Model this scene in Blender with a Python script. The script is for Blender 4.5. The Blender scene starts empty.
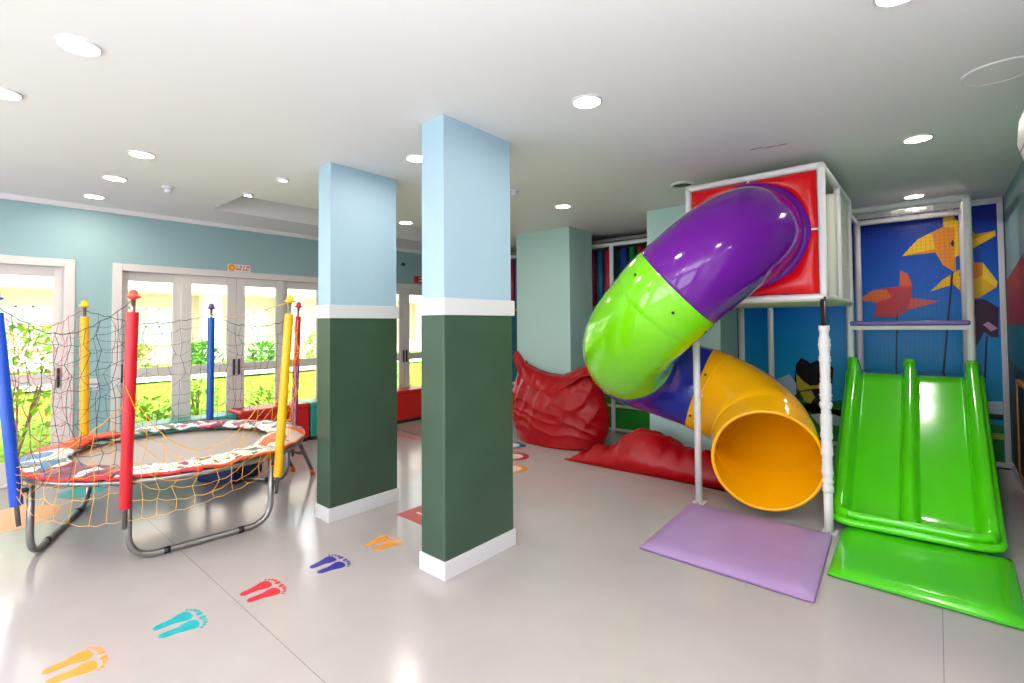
import bpy, bmesh, math, random
from mathutils import Vector, noise
random.seed(7)
PI = math.pi
scene = bpy.context.scene
COL = scene.collection
def R(d): return math.radians(d)

# ------------------------------------------------------------------ materials
def lin(c):
    return tuple(((v/255)/12.92 if v/255 <= .04045 else ((v/255+.055)/1.055)**2.4) for v in c) + (1.0,)
MATS = {}
def mat(name, rgb, rough=.5, metal=0.0, spec=.5, coat=0.0, coat_rough=.05, bump=None, vary=None, sheen=0.0):
    """Principled material; bump=(scale, strength) and vary=(scale, amount) add procedural noise."""
    if name in MATS: return MATS[name]
    m = bpy.data.materials.new(name); m.use_nodes = True
    nt = m.node_tree; b = nt.nodes['Principled BSDF']
    b.inputs['Base Color'].default_value = lin(rgb)
    b.inputs['Roughness'].default_value = rough
    b.inputs['Metallic'].default_value = metal
    b.inputs['Specular IOR Level'].default_value = spec
    b.inputs['Coat Weight'].default_value = coat
    b.inputs['Coat Roughness'].default_value = coat_rough
    tc = nt.nodes.new('ShaderNodeTexCoord')
    if bump:
        n = nt.nodes.new('ShaderNodeTexNoise'); n.inputs['Scale'].default_value = bump[0]; n.inputs['Detail'].default_value = 4
        bp = nt.nodes.new('ShaderNodeBump'); bp.inputs['Strength'].default_value = bump[1]; bp.inputs['Distance'].default_value = .01
        nt.links.new(tc.outputs['Object'], n.inputs['Vector'])
        nt.links.new(n.outputs['Fac'], bp.inputs['Height']); nt.links.new(bp.outputs['Normal'], b.inputs['Normal'])
    if vary:
        n = nt.nodes.new('ShaderNodeTexNoise'); n.inputs['Scale'].default_value = vary[0]; n.inputs['Detail'].default_value = 3
        r = nt.nodes.new('ShaderNodeValToRGB')
        c = lin(rgb); a = vary[1]
        r.color_ramp.elements[0].position = .3; r.color_ramp.elements[1].position = .7
        r.color_ramp.elements[0].color = tuple(v*(1-a) for v in c[:3])+(1,)
        r.color_ramp.elements[1].color = tuple(min(1, v*(1+a)) for v in c[:3])+(1,)
        nt.links.new(tc.outputs['Object'], n.inputs['Vector'])
        nt.links.new(n.outputs['Fac'], r.inputs['Fac']); nt.links.new(r.outputs['Color'], b.inputs['Base Color'])
    MATS[name] = m
    return m

def print_mat(name, base, inks, scale=9):
    """fabric printed with blobs of several ink colours"""
    m = bpy.data.materials.new(name); m.use_nodes = True
    nt = m.node_tree; b = nt.nodes['Principled BSDF']; b.inputs['Roughness'].default_value = .45
    tc = nt.nodes.new('ShaderNodeTexCoord')
    prev = None
    for i, (c, th) in enumerate(inks):
        n = nt.nodes.new('ShaderNodeTexNoise'); n.inputs['Scale'].default_value = scale*(1+.35*i); n.inputs['Detail'].default_value = 1.5
        mp = nt.nodes.new('ShaderNodeMapping'); mp.inputs['Location'].default_value = (i*3.7, i*1.9, 0)
        nt.links.new(tc.outputs['Object'], mp.inputs['Vector']); nt.links.new(mp.outputs['Vector'], n.inputs['Vector'])
        g = nt.nodes.new('ShaderNodeMath'); g.operation = 'GREATER_THAN'; g.inputs[1].default_value = th
        nt.links.new(n.outputs['Fac'], g.inputs[0])
        mx = nt.nodes.new('ShaderNodeMix'); mx.data_type = 'RGBA'
        nt.links.new(g.outputs[0], mx.inputs['Factor'])
        if prev is None: mx.inputs['A'].default_value = lin(base)
        else: nt.links.new(prev, mx.inputs['A'])
        mx.inputs['B'].default_value = lin(c)
        prev = mx.outputs['Result']
    nt.links.new(prev, b.inputs['Base Color'])
    return m

def emit_mat(name, rgb, strength):
    m = bpy.data.materials.new(name); m.use_nodes = True
    nt = m.node_tree; nt.nodes.clear()
    e = nt.nodes.new('ShaderNodeEmission'); e.inputs['Color'].default_value = lin(rgb); e.inputs['Strength'].default_value = strength
    o = nt.nodes.new('ShaderNodeOutputMaterial'); nt.links.new(e.outputs[0], o.inputs['Surface'])
    return m

def glass_mat():
    m = bpy.data.materials.new('clear_glass'); m.use_nodes = True
    nt = m.node_tree; nt.nodes.clear()
    t = nt.nodes.new('ShaderNodeBsdfTransparent'); g = nt.nodes.new('ShaderNodeBsdfGlossy'); g.inputs['Roughness'].default_value = .02
    t.inputs['Color'].default_value = (.95, .97, .96, 1)
    f = nt.nodes.new('ShaderNodeFresnel'); f.inputs['IOR'].default_value = 1.45
    mx = nt.nodes.new('ShaderNodeMixShader'); o = nt.nodes.new('ShaderNodeOutputMaterial')
    nt.links.new(f.outputs[0], mx.inputs['Fac']); nt.links.new(t.outputs[0], mx.inputs[1]); nt.links.new(g.outputs[0], mx.inputs[2])
    nt.links.new(mx.outputs[0], o.inputs['Surface'])
    return m

def floor_mat():
    m = mat('vinyl_floor', (184, 178, 178), rough=.16, spec=.5)
    nt = m.node_tree; b = nt.nodes['Principled BSDF']
    tc = nt.nodes.new('ShaderNodeTexCoord')
    n = nt.nodes.new('ShaderNodeTexNoise'); n.inputs['Scale'].default_value = 1.1; n.inputs['Detail'].default_value = 5
    nt.links.new(tc.outputs['Object'], n.inputs['Vector'])
    mr = nt.nodes.new('ShaderNodeMapRange'); mr.inputs['To Min'].default_value = .12; mr.inputs['To Max'].default_value = .22
    nt.links.new(n.outputs['Fac'], mr.inputs['Value']); nt.links.new(mr.outputs[0], b.inputs['Roughness'])
    n2 = nt.nodes.new('ShaderNodeTexNoise'); n2.inputs['Scale'].default_value = 3.0; n2.inputs['Detail'].default_value = 6
    nt.links.new(tc.outputs['Object'], n2.inputs['Vector'])
    rp = nt.nodes.new('ShaderNodeValToRGB')
    rp.color_ramp.elements[0].color = lin((171, 164, 163)); rp.color_ramp.elements[1].color = lin((182, 176, 174))
    nt.links.new(n2.outputs['Fac'], rp.inputs['Fac'])
    # welded seams between the vinyl sheets: one along y at x=1.10, one along x at y=0.01
    sx = nt.nodes.new('ShaderNodeSeparateXYZ'); nt.links.new(tc.outputs['Object'], sx.inputs[0])
    def near(sock, v, w):
        a = nt.nodes.new('ShaderNodeMath'); a.operation = 'SUBTRACT'; a.inputs[1].default_value = v; nt.links.new(sock, a.inputs[0])
        c = nt.nodes.new('ShaderNodeMath'); c.operation = 'ABSOLUTE'; nt.links.new(a.outputs[0], c.inputs[0])
        d = nt.nodes.new('ShaderNodeMath'); d.operation = 'LESS_THAN'; d.inputs[1].default_value = w; nt.links.new(c.outputs[0], d.inputs[0])
        return d.outputs[0]
    s = nt.nodes.new('ShaderNodeMath'); s.operation = 'MAXIMUM'
    nt.links.new(near(sx.outputs['X'], 1.095, .002), s.inputs[0]); nt.links.new(near(sx.outputs['Y'], .012, .0018), s.inputs[1])
    mx = nt.nodes.new('ShaderNodeMix'); mx.data_type = 'RGBA'; mx.inputs['B'].default_value = lin((140, 133, 130))
    nt.links.new(s.outputs[0], mx.inputs['Factor']); nt.links.new(rp.outputs['Color'], mx.inputs['A'])
    nt.links.new(mx.outputs['Result'], b.inputs['Base Color'])
    return m

# ------------------------------------------------------------------ mesh builder
class MB:
    def __init__(s): s.v = []; s.f = []; s.mi = []; s.cur = 0
    def face(s, idx): s.f.append(tuple(idx)); s.mi.append(s.cur)
    def box(s, x0, x1, y0, y1, z0, z1):
        b = len(s.v)
        s.v += [(x0,y0,z0),(x1,y0,z0),(x1,y1,z0),(x0,y1,z0),(x0,y0,z1),(x1,y0,z1),(x1,y1,z1),(x0,y1,z1)]
        for q in ((0,3,2,1),(4,5,6,7),(0,1,5,4),(1,2,6,5),(2,3,7,6),(3,0,4,7)): s.face([b+i for i in q])
        return s
    def rbox(s, c, size, rz=0, rx=0, ry=0):
        from mathutils import Euler
        e = Euler((rx, ry, rz)).to_matrix(); b = len(s.v); sx, sy, sz = [v/2 for v in size]
        for p in ((-1,-1,-1),(1,-1,-1),(1,1,-1),(-1,1,-1),(-1,-1,1),(1,-1,1),(1,1,1),(-1,1,1)):
            q = e @ Vector((p[0]*sx, p[1]*sy, p[2]*sz)) + Vector(c); s.v.append(tuple(q))
        for q in ((0,3,2,1),(4,5,6,7),(0,1,5,4),(1,2,6,5),(2,3,7,6),(3,0,4,7)): s.face([b+i for i in q])
        return s
    def tube(s, path, r, n=10, cap=True, closed=False):
        P = [Vector(p) for p in path]; m = len(P); b = len(s.v)
        rad = r if callable(r) else (lambda t: r)
        up = None
        for i, p in enumerate(P):
            if closed: t = (P[(i+1) % m]-P[i-1]).normalized()
            else: t = (P[min(i+1, m-1)]-P[max(i-1, 0)]).normalized()
            if up is None:
                up = Vector((0,0,1)) if abs(t.z) < .9 else Vector((1,0,0))
            a = t.cross(up)
            if a.length < 1e-6: a = t.cross(Vector((.3,.7,.2)))
            a.normalize(); c = a.cross(t).normalized(); up = c
            rr = rad(i/(m-1) if m > 1 else 0)
            for k in range(n):
                w = 2*PI*k/n; s.v.append(tuple(p + rr*(math.cos(w)*a + math.sin(w)*c)))
        for i in range(m if closed else m-1):
            j = (i+1) % m
            for k in range(n):
                s.face((b+i*n+k, b+i*n+(k+1) % n, b+j*n+(k+1) % n, b+j*n+k))
        if cap and not closed:
            s.face([b+k for k in range(n)][::-1]); s.face([b+(m-1)*n+k for k in range(n)])
        return s
    def lathe(s, prof, c=(0,0,0), n=24, axis='z', cap=True):
        b = len(s.v)
        for (r, h) in prof:
            for k in range(n):
                w = 2*PI*k/n; x, y = r*math.cos(w), r*math.sin(w)
                p = (x, y, h) if axis == 'z' else ((h, x, y) if axis == 'x' else (x, h, y))
                s.v.append((c[0]+p[0], c[1]+p[1], c[2]+p[2]))
        for i in range(len(prof)-1):
            for k in range(n): s.face((b+i*n+k, b+i*n+(k+1) % n, b+(i+1)*n+(k+1) % n, b+(i+1)*n+k))
        if cap:
            s.face([b+k for k in range(n)][::-1]); s.face([b+(len(prof)-1)*n+k for k in range(n)])
        return s
    def grid(s, fn, nu, nv, wrap=False):
        b = len(s.v)
        for j in range(nv+1):
            for i in range(nu+(0 if wrap else 1)): s.v.append(tuple(fn(i/nu, j/nv)))
        w = nu if wrap else nu+1
        for j in range(nv):
            for i in range(nu):
                i2 = (i+1) % w
                s.face((b+j*w+i, b+j*w+i2, b+(j+1)*w+i2, b+(j+1)*w+i))
        return s
    def prism(s, poly, fn0, fn1):
        """polygon of 2-D points pushed between two placements"""
        b = len(s.v); n = len(poly)
        for p in poly: s.v.append(tuple(fn0(p)))
        for p in poly: s.v.append(tuple(fn1(p)))
        s.face(list(range(b, b+n))[::-1]); s.face(list(range(b+n, b+2*n)))
        for i in range(n): s.face((b+i, b+(i+1) % n, b+n+(i+1) % n, b+n+i))
        return s
    def build(s, name, m, parent=None, smooth=False, bevel=0, bseg=2, subd=0, solid=0, auto=None):
        me = bpy.data.meshes.new(name)
        o = Vector((0,0,0))
        q = parent
        while q is not None: o = o + q.location; q = q.parent
        me.from_pydata([tuple(Vector(v)-o) for v in s.v], [], s.f)
        ms = m if isinstance(m, (list, tuple)) else [m]
        for mm in ms: me.materials.append(mm)
        for p, i in zip(me.polygons, s.mi): p.material_index = i
        bm = bmesh.new(); bm.from_mesh(me); bmesh.ops.recalc_face_normals(bm, faces=bm.faces); bm.to_mesh(me); bm.free()
        ob = bpy.data.objects.new(name, me); COL.objects.link(ob)
        if parent is not None: ob.parent = parent
        if smooth or bevel or subd:
            for p in me.polygons: p.use_smooth = bool(smooth) or bool(subd)
        if auto is not None:
            for p in me.polygons: p.use_smooth = True
            me.set_sharp_from_angle(angle=R(auto))
        if solid:
            md = ob.modifiers.new('solid', 'SOLIDIFY'); md.thickness = solid; md.offset = 0
        if bevel:
            md = ob.modifiers.new('bevel', 'BEVEL'); md.width = bevel; md.segments = bseg; md.limit_method = 'ANGLE'; md.angle_limit = R(40)
            md.harden_normals = False
            for p in me.polygons: p.use_smooth = True
            md2 = ob.modifiers.new('wn', 'WEIGHTED_NORMAL'); md2.keep_sharp = True
        if subd:
            md = ob.modifiers.new('sub', 'SUBSURF'); md.levels = subd; md.render_levels = subd
        return ob

def thing(name, loc, label, cat, group=None, kind=None):
    o = bpy.data.objects.new(name, None); COL.objects.link(o); o.location = loc
    o.empty_display_size = .1
    return tag(o, label, cat, group, kind)
def tag(o, label=None, cat=None, group=None, kind=None):
    if label: o['label'] = label
    if cat: o['category'] = cat
    if group: o['group'] = group
    if kind: o['kind'] = kind
    return o
def plabel(o, l): o['label'] = l; return o
def struct(o): o['kind'] = 'structure'; return o
def copy_tree(o, loc, label=None, parent=None):
    c = o.copy(); COL.objects.link(c)
    if parent is None:
        c.location = loc
        if label: c['label'] = label
    else: c.parent = parent
    for ch in list(o.children): copy_tree(ch, None, None, c)
    return c

def arc_path(pts, rad=.1, n=6):
    """polyline with rounded corners"""
    P = [Vector(p) for p in pts]; out = [P[0]]
    for i in range(1, len(P)-1):
        a, b, c = P[i-1], P[i], P[i+1]
        r = min(rad, (a-b).length*.49, (c-b).length*.49)
        s, e = b+(a-b).normalized()*r, b+(c-b).normalized()*r
        for k in range(n+1):
            t = k/n; out.append((1-t)**2*s + 2*t*(1-t)*b + t*t*e)
    out.append(P[-1])
    return out
def dense(a, b, n): return [Vector(a).lerp(Vector(b), i/n) for i in range(n+1)]
def lumpy(r, amp, f, seed=0.0):
    return lambda t: r*(1+amp*noise.noise(Vector((t*f, seed, .3)))+amp*.5*noise.noise(Vector((t*f*2.7, seed, 5.3))))

# ------------------------------------------------------------------ palette
M_wall = mat('teal_wall_paint', (146, 177, 180), .55, spec=.3, bump=(60, .03))
M_ceil = mat('ceiling_paint', (228, 225, 226), .6, bump=(40, .02))
M_white = mat('white_paint', (214, 213, 218), .4)
M_doorw = mat('white_door_lacquer', (214, 208, 204), .35)
M_black = mat('black_plastic', (22, 22, 24), .35)
M_glass = glass_mat()
M_floor = floor_mat()
M_pillar = mat('light_blue_paint', (164, 193, 212), .5, bump=(60, .03))
M_board = mat('chalkboard_green', (56, 80, 64), .36, vary=(3, .10), bump=(25, .02))
M_teal2 = mat('pale_teal_paint', (166, 196, 192), .5, bump=(60, .03))
M_steel = mat('galvanised_steel', (150, 148, 148), .3, metal=.85, vary=(12, .12))
M_purple = mat('purple_glossy_plastic', (102, 12, 144), .12, spec=.3, coat=.4, coat_rough=.04)
M_green = mat('lime_glossy_plastic', (124, 220, 6), .14, coat=.6, coat_rough=.04)
M_blue = mat('navy_glossy_plastic', (10, 34, 148), .16, coat=.4)
M_yellow = mat('yellow_glossy_plastic', (250, 178, 2), .16, spec=.3, coat=.4, bump=(14, .03))
M_slide = mat('green_fibreglass', (82, 212, 8), .15, coat=.5, bump=(9, .03))
M_redpad = mat('red_vinyl', (214, 6, 18), .25, spec=.3, coat=.15, bump=(7, .15))
M_wrap = mat('white_foam_wrap', (226, 224, 226), .5, bump=(30, .25))
M_wpipe = mat('white_enamel_pipe', (222, 220, 222), .35)
M_cream = mat('cream_panel', (206, 208, 192), .5)
M_redbag = mat('red_nylon', (156, 4, 14), .30, spec=.3, bump=(22, .3))

# ------------------------------------------------------------------ camera
H = 2.78
yaw, pitch, roll = 0.721508311, 0.0279210274, -0.00716401368
F = Vector((math.cos(pitch)*math.cos(yaw), math.cos(pitch)*math.sin(yaw), math.sin(pitch)))
Rr = Vector((math.sin(yaw), -math.cos(yaw), 0)); U = Rr.cross(F)
cr, sr = math.cos(roll), math.sin(roll)
R2, U2 = Rr*cr + U*sr, U*cr - Rr*sr
from mathutils import Matrix
cam = bpy.data.cameras.new('camera'); co = bpy.data.objects.new('camera', cam); COL.objects.link(co)
mw = Matrix((R2, U2, -F)).transposed().to_4x4(); mw.translation = (0, 0, 1.5)
co.matrix_world = mw
cam.sensor_width = 36; cam.lens = 494.0*36/1024
cam.shift_x = (512-501.74)/1024; cam.shift_y = -(341.5-311.37)/1024
cam.clip_start = .02; cam.clip_end = 200
scene.camera = co

# ------------------------------------------------------------------ room shell
XL, XR, YD, YB, YR = -2.6, 7.16, 6.62, -3.2, -.545
o = MB().box(XL-.2, XR+.2, YB-.2, YD+.2, -.12, 0).build('floor', M_floor); struct(o)
# ceiling with a long slot recess in front of the door wall
sx0, sx1, sy0, sy1, sz = 1.93, 6.0, 5.06, 5.86, .30
m = MB()
m.box(XL-.2, XR+.2, YB-.2, sy0, H, H+.4); m.box(XL-.2, XR+.2, sy1, YD+.2, H, H+.4)
m.box(XL-.2, sx0, sy0, sy1, H, H+.4); m.box(sx1, XR+.2, sy0, sy1, H, H+.4)
m.box(sx0, sx1, sy0, sy1, H+sz, H+.4)
cl = struct(m.build('ceiling', M_ceil))
m = MB()
for cx, cy, a in ((3.93, .96, .05), (3.96, .88, .045), (3.97, .80, .035)):
    m.prism([(cx+a*.28*math.sin(k*.9)*.5+.010*math.cos(2*PI*k/10), cy+a*math.sin(2*PI*k/10)) for k in range(10)], lambda p: (p[0], p[1], H), lambda p: (p[0], p[1], H-.0008))
plabel_later = m.build('scuff_mark', mat('ceiling_scuff', (176, 160, 158), .7), cl)
# white moulding strip below the recess
struct(MB().box(XL, XR, YD-.035, YD, H-.05, H).build('trim_1', M_ceil))

# wall with the garden doors: opening spans (x0, x1), all 2.15 high
doors = [(-.98, .855, 3), (1.26, 3.68, 4), (3.98, 6.22, 4)]
DT = 2.15
m = MB(); xs = XL-.2
for (a, b, n) in doors:
    m.box(xs, a, YD, YD+.18, 0, H); m.box(a, b, YD, YD+.18, DT, H); xs = b
m.box(xs, XR+.2, YD, YD+.18, 0, H)
struct(m.build('wall_far', M_wall))
# other walls
M_mural_wall = mat('dark_teal_paint', (42, 108, 124), .5)
struct(MB().box(XR, XR+.2, YB, YD, 0, H).build('wall_right', M_mural_wall))
# side wall by the slide, painted in colour fields
m = MB()
m.box(2.6, XR, YR-.15, YR, 0, H)
M_sidewall = mat('grey_teal_wall_paint', (122, 158, 164), .5)
sw = struct(m.build('wall_side', M_sidewall))
def onwall(p, d): return (p[0], YR+d, p[1])
o = MB().prism([(5.2, 1.47), (XR-.02, 1.47), (XR-.02, 1.92), (5.9, 2.04), (5.2, 2.10)], lambda p: onwall(p, .0), lambda p: onwall(p, .003)).build('painted_red_field', mat('maroon_wall_paint', (150, 30, 40), .5), sw)
plabel(o, 'maroon painted field')
o = MB().prism([(5.2, 1.02), (XR-.02, 1.12), (XR-.02, 1.47), (5.2, 1.47)], lambda p: onwall(p, .0), lambda p: onwall(p, .003)).build('painted_teal_field', mat('teal_field_paint', (20, 110, 130), .5), sw)
plabel(o, 'teal painted field')
o = MB().prism([(5.2, .0), (XR-.02, .0), (XR-.02, 1.12), (5.2, 1.02)], lambda p: onwall(p, .0), lambda p: onwall(p, .003)).build('painted_dark_field', mat('deep_green_field_paint', (22, 60, 58), .5), sw)
plabel(o, 'dark green painted field')
struct(MB().box(2.6, 2.75, YB, YR-.15, 0, H).build('wall_return', M_white))
struct(MB().box(XL-.2, 2.75, YB-.2, YB, 0, H).build('wall_back', M_white))
# unseen wall at the camera's left, tall windows added to let daylight in
m = MB(); ys = YB
added_wins = [(-2.6, -.4), (.1, 2.5), (3.1, 5.9)]
for (a, b) in added_wins:
    m.box(XL-.2, XL, ys, a, 0, H); m.box(XL-.2, XL, a, b, 2.5, H); m.box(XL-.2, XL, a, b, 0, .25); ys = b
m.box(XL-.2, XL, ys, YD, 0, H)
struct(m.build('wall_left', M_wall))
for i, (a, b) in enumerate(added_wins):
    w = bpy.data.objects.new('window_%d' % (i+1), None); COL.objects.link(w); w.location = (XL-.1, a, .25); struct(w)
    f = MB()
    for yy in (a, (a+b)/2-.03, b-.06): f.box(XL-.13, XL-.05, yy, yy+.06, .25, 2.5)
    for zz in (.25, 2.44): f.box(XL-.13, XL-.05, a, b, zz, zz+.06)
    f.build('window_frame', M_doorw, w, bevel=.004)

# garden doors: frame, leaves (glass, handle)
def door(idx, a, b, nl):
    d = bpy.data.objects.new('door_%d' % idx, None); COL.objects.link(d); d.location = ((a+b)/2, YD, 0); struct(d)
    f = MB()
    f.box(a-.05, a+.035, YD-.02, YD+.14, 0, DT+.05); f.box(b-.035, b+.05, YD-.02, YD+.14, 0, DT+.05)
    f.box(a+.035, b-.035, YD-.02, YD+.14, DT-.03, DT+.05); f.box(a+.035, b-.035, YD+.0, YD+.14, 0, .02)
    f.build('door_frame', M_doorw, d, bevel=.004)
    w = (b-a)/nl
    for k in range(nl):
        x0, x1 = a+k*w, a+(k+1)*w
        yy = YD+.02+(.045 if k in (0, nl-1) else 0)
        st = .105
        lf = MB()
        if nl == 4 and k == 0: x1 += .03
        if nl == 4 and k == nl-1: x0 -= .03
        lf.box(x0+.002, x0+st, yy, yy+.04, .02, DT-.03); lf.box(x1-st, x1-.002, yy, yy+.04, .02, DT-.03)
        lf.box(x0+st, x1-st, yy, yy+.04, DT-.13, DT-.03); lf.box(x0+st, x1-st, yy, yy+.04, .94, 1.05)
        lf.box(x0+st, x1-st, yy, yy+.04, .02, .22)
        leaf = lf.build('door_leaf', M_doorw, d, bevel=.004)
        MB().box(x0+st-.005, x1-st+.005, yy+.016, yy+.022, .2, .96).box(x0+st-.005, x1-st+.005, yy+.016, yy+.022, 1.03, DT-.11).build('pane', M_glass, leaf)
        hx = None
        if nl == 4: hx = {0: x0+.05, 1: x1-.03, 2: x0+.03, 3: x1-.05}[k]
        elif k == 2: hx = x1-.06
        if hx: MB().rbox((hx, yy-.014, 1.0), (.022, .03, .2)).build('handle', M_black, leaf, bevel=.006)
for i, (a, b, n) in enumerate(doors): door(i+1, a, b, n)
# small wall box between the first two doors
t = MB().rbox((1.05, YD-.012, .95), (.12, .024, .05)).rbox((1.05, YD-.012, .88), (.12, .024, .05)).build('wall_switch', M_white, bevel=.004)
tag(t, 'white double switch plate on teal wall between the two left garden doors', 'switch')

# ------------------------------------------------------------------ lights in the ceiling
M_lamp = emit_mat('lamp_diffuser', (255, 242, 228), 170)
def downlight(loc, label, r=.074):
    t = thing('downlight', (loc[0], loc[1], H), label, 'ceiling light', 'round recessed ceiling lights')
    MB().lathe([(r*1.15, 0), (r*1.15, -.006), (r*1.02, -.012), (r*.98, -.006), (r*.98, 0)], (loc[0], loc[1], H), 28, cap=False).build('trim_ring', M_white, t, smooth=True)
    MB().lathe([(r*.98, -.001), (r*.98, -.005)], (loc[0], loc[1], H), 28).build('diffuser', M_lamp, t)
    return t
proto = downlight((.394, 2.881), 'largest round ceiling light, top left of the photo')
LIGHTS = [
 ((.20, 3.765), 'round ceiling light cut by left edge of photo'),
 ((.962, 4.367), 'nearest of three round ceiling lights above the trampoline'),
 ((.966, 5.238), 'middle of three round ceiling lights above the trampoline'),
 ((.965, 6.103), 'farthest of three ceiling lights above the trampoline, nearest the door wall'),
 ((2.383, 2.947), 'round ceiling light just left of the near chalkboard pillar'),
 ((3.785, 4.90), 'small round ceiling light seen in the gap between the two chalkboard pillars'),
 ((2.427, 1.473), 'bright round ceiling light right of the near pillar top'),
 ((4.417, 2.995), 'round ceiling light above the red beanbag and pale teal pillar'),
 ((4.47, .067), 'round ceiling light between the play tower and the right photo edge'),
 ((6.506, .142), 'round ceiling light above the netted slide frame'),
]
for p, l in LIGHTS: copy_tree(proto, (p[0], p[1], H), l)
copy_tree(proto, (2.435, .075, H), 'round ceiling light just touching the top photo edge, right of centre')
for p in [(.4, .6), (-1.2, 2.6), (-1.2, .6), (.4, -1.4), (2.2, -1.2), (-1.2, -1.4), (-.9, 4.6)]:
    copy_tree(proto, (p[0], p[1], H), 'round ceiling light behind the camera')
# two small spots at the slot edge
def spot(x, y, label):
    t = thing('spotlight', (x, y, H), label, 'ceiling spotlight', 'small spotlights by the ceiling slot')
    MB().lathe([(.05, 0), (.05, -.012), (.036, -.02), (.033, -.006)], (x, y, H), 20, cap=False).build('trim_ring', M_white, t, smooth=True)
    MB().lathe([(.034, -.004), (.034, -.012)], (x, y, H), 20).build('diffuser', M_lamp, t)
spot(1.942, 4.223, 'small ceiling spotlight left of the far pillar, nearer the camera of two')
spot(1.938, 4.948, 'small ceiling spotlight at the left corner of the ceiling slot')
def smoke(x, y, label):
    t = thing('smoke_detector', (x, y, H), label, 'smoke detector', 'ceiling detectors')
    MB().lathe([(.05, 0), (.05, -.015), (.03, -.022)], (x, y, H), 20).build('base', M_white, t, smooth=False, bevel=.003)
    MB().lathe([(.028, -.022), (.03, -.05), (.012, -.058)], (x, y, H), 16).build('sensor_head', M_white, t, auto=40)
smoke(1.351, 5.227, 'small white ceiling detector left, above the trampoline')
smoke(3.573, 2.977, 'small white ceiling detector beside the near pillar, above the pale teal pillar')
t = thing('ceiling_speaker', (4.476, 1.57+.14, H), 'unlit dark round ceiling fitting beside the red tower top', 'ceiling speaker')
MB().lathe([(.105, 0), (.105, -.012), (.08, -.016), (.078, -.004)], (4.476, 1.72, H), 28, cap=False).build('trim_ring', M_white, t, smooth=True)
MB().lathe([(.079, -.002), (.079, -.006)], (4.476, 1.72, H), 28).build('grille', mat('dark_grille', (70, 70, 62), .6), t)
o = MB().lathe([(.15, 0), (.15, -.006), (.143, -.008), (.139, -.005), (.001, -.005)], (3.56, -.27, H), 48).build('access_panel', M_ceil, auto=30)
tag(o, 'round white access panel on the ceiling, upper right corner of photo', 'ceiling panel')

# ------------------------------------------------------------------ pillars
def chalk_pillar(x0, x1, y0, y1, label):
    t = thing('chalkboard_pillar', ((x0+x1)/2, (y0+y1)/2, 0), label, 'pillar', 'two chalkboard pillars')
    MB().box(x0, x1, y0, y1, 1.56, H).build('shaft', M_pillar, t, bevel=.004)
    e = .004
    b = MB().box(x0-e, x1+e, y0-e, y1+e, .1, 1.565).build('chalkboard', M_board, t, bevel=.004)
    # slim corner edging of the boards
    MB().box(x0-e-.003, x0+.006, y0-e-.003, y0+.006, .11, 1.56).build('corner_strip', mat('chalkboard_edge', (66, 92, 74), .4), b, bevel=.002)
    MB().box(x0-.018, x1+.018, y0-.018, y1+.018, 1.563, 1.668).build('dado_rail', M_white, t, bevel=.004)
    MB().box(x0-.015, x1+.015, y0-.015, y1+.015, 0, .107).build('skirting', M_white, t, bevel=.003)
chalk_pillar(1.991, 2.612, 2.211, 2.418, 'near chalkboard pillar, light blue above, dark green below, closest to camera')
chalk_pillar(1.991, 2.618, 3.521, 3.705, 'far chalkboard pillar beside the trampoline, light blue above, dark green below')
def teal_pillar(x0, x1, y0, y1, label):
    t = thing('teal_pillar', ((x0+x1)/2, (y0+y1)/2, 0), label, 'pillar')
    MB().box(x0, x1, y0, y1, 0, H).build('shaft', M_teal2, t, bevel=.004)
    MB().box(x0-.012, x1+.012, y0-.012, y1+.012, 0, .07).build('skirting', M_white, t, bevel=.003)
teal_pillar(5.37, 5.93, 3.55, 4.44, 'pale teal square pillar behind the red beanbag')
teal_pillar(5.27, 5.84, 1.66, 2.44, 'pale teal square pillar behind the spiral tube slide')

# ------------------------------------------------------------------ signs
M_signw = mat('sign_white', (236, 222, 214), .5); M_signr = mat('sign_red', (196, 84, 70), .5); M_signo = mat('sign_orange', (232, 140, 30), .5)
def strokes(mb, x0, x1, zc, h, y, seed):
    """a line of tiny red lettering strokes"""
    rnd = random.Random(seed); x = x0
    while x < x1:
        w = rnd.uniform(.008, .016)
        mb.box(x, x+w, y-.0015, y, zc-h/2, zc+h/2*rnd.choice((1, .55, 1)))
        x += w+rnd.choice((.004, .004, .006, .018))
sx, szz = 2.49, 2.225
t = thing('wall_sign', (sx, YD, szz), 'white door sign with orange disc above the middle garden doors', 'sign')
MB().box(sx-.135, sx+.135, YD-.006, YD, szz-.066, szz+.066).build('sign_plate', M_signw, t)
MB().lathe([(.042, -.0015), (.042, 0)], (sx-.085, YD-.006, szz+.022), 24, 'y').build('orange_disc', M_signo, t)
MB().lathe([(.02, -.0015), (.02, 0)], (sx-.085, YD-.0075, szz+.022), 18, 'y').build('disc_centre', mat('sign_amber', (248, 186, 70), .5), t)
for q in ((sx-.035, szz+.042, .024, 1), (sx-.035, szz+.006, .024, 2), (sx-.12, szz-.034, .026, 3)):
    m = MB(); strokes(m, q[0], sx+.12, q[1], q[2], YD-.006, q[3]); m.build('text_line', M_signr, t)
sx, szz = 5.42, 2.285
t = thing('wall_sign', (sx, YD, szz), 'small red door sign seen between the two chalkboard pillars', 'sign')
MB().box(sx-.135, sx+.135, YD-.006, YD, szz-.066, szz+.066).build('sign_plate', mat('sign_red_plate', (190, 70, 62), .5), t)
for z, sd in ((szz+.03, 4), (szz-.02, 5)):
    m = MB(); strokes(m, sx-.03, sx+.12, z, .024, YD-.006, sd); m.build('text_line', M_signw, t)
MB().lathe([(.03, -.0015), (.03, 0)], (sx-.085, YD-.006, szz), 20, 'y').build('dark_disc', mat('sign_dark', (120, 30, 34), .5), t)
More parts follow.
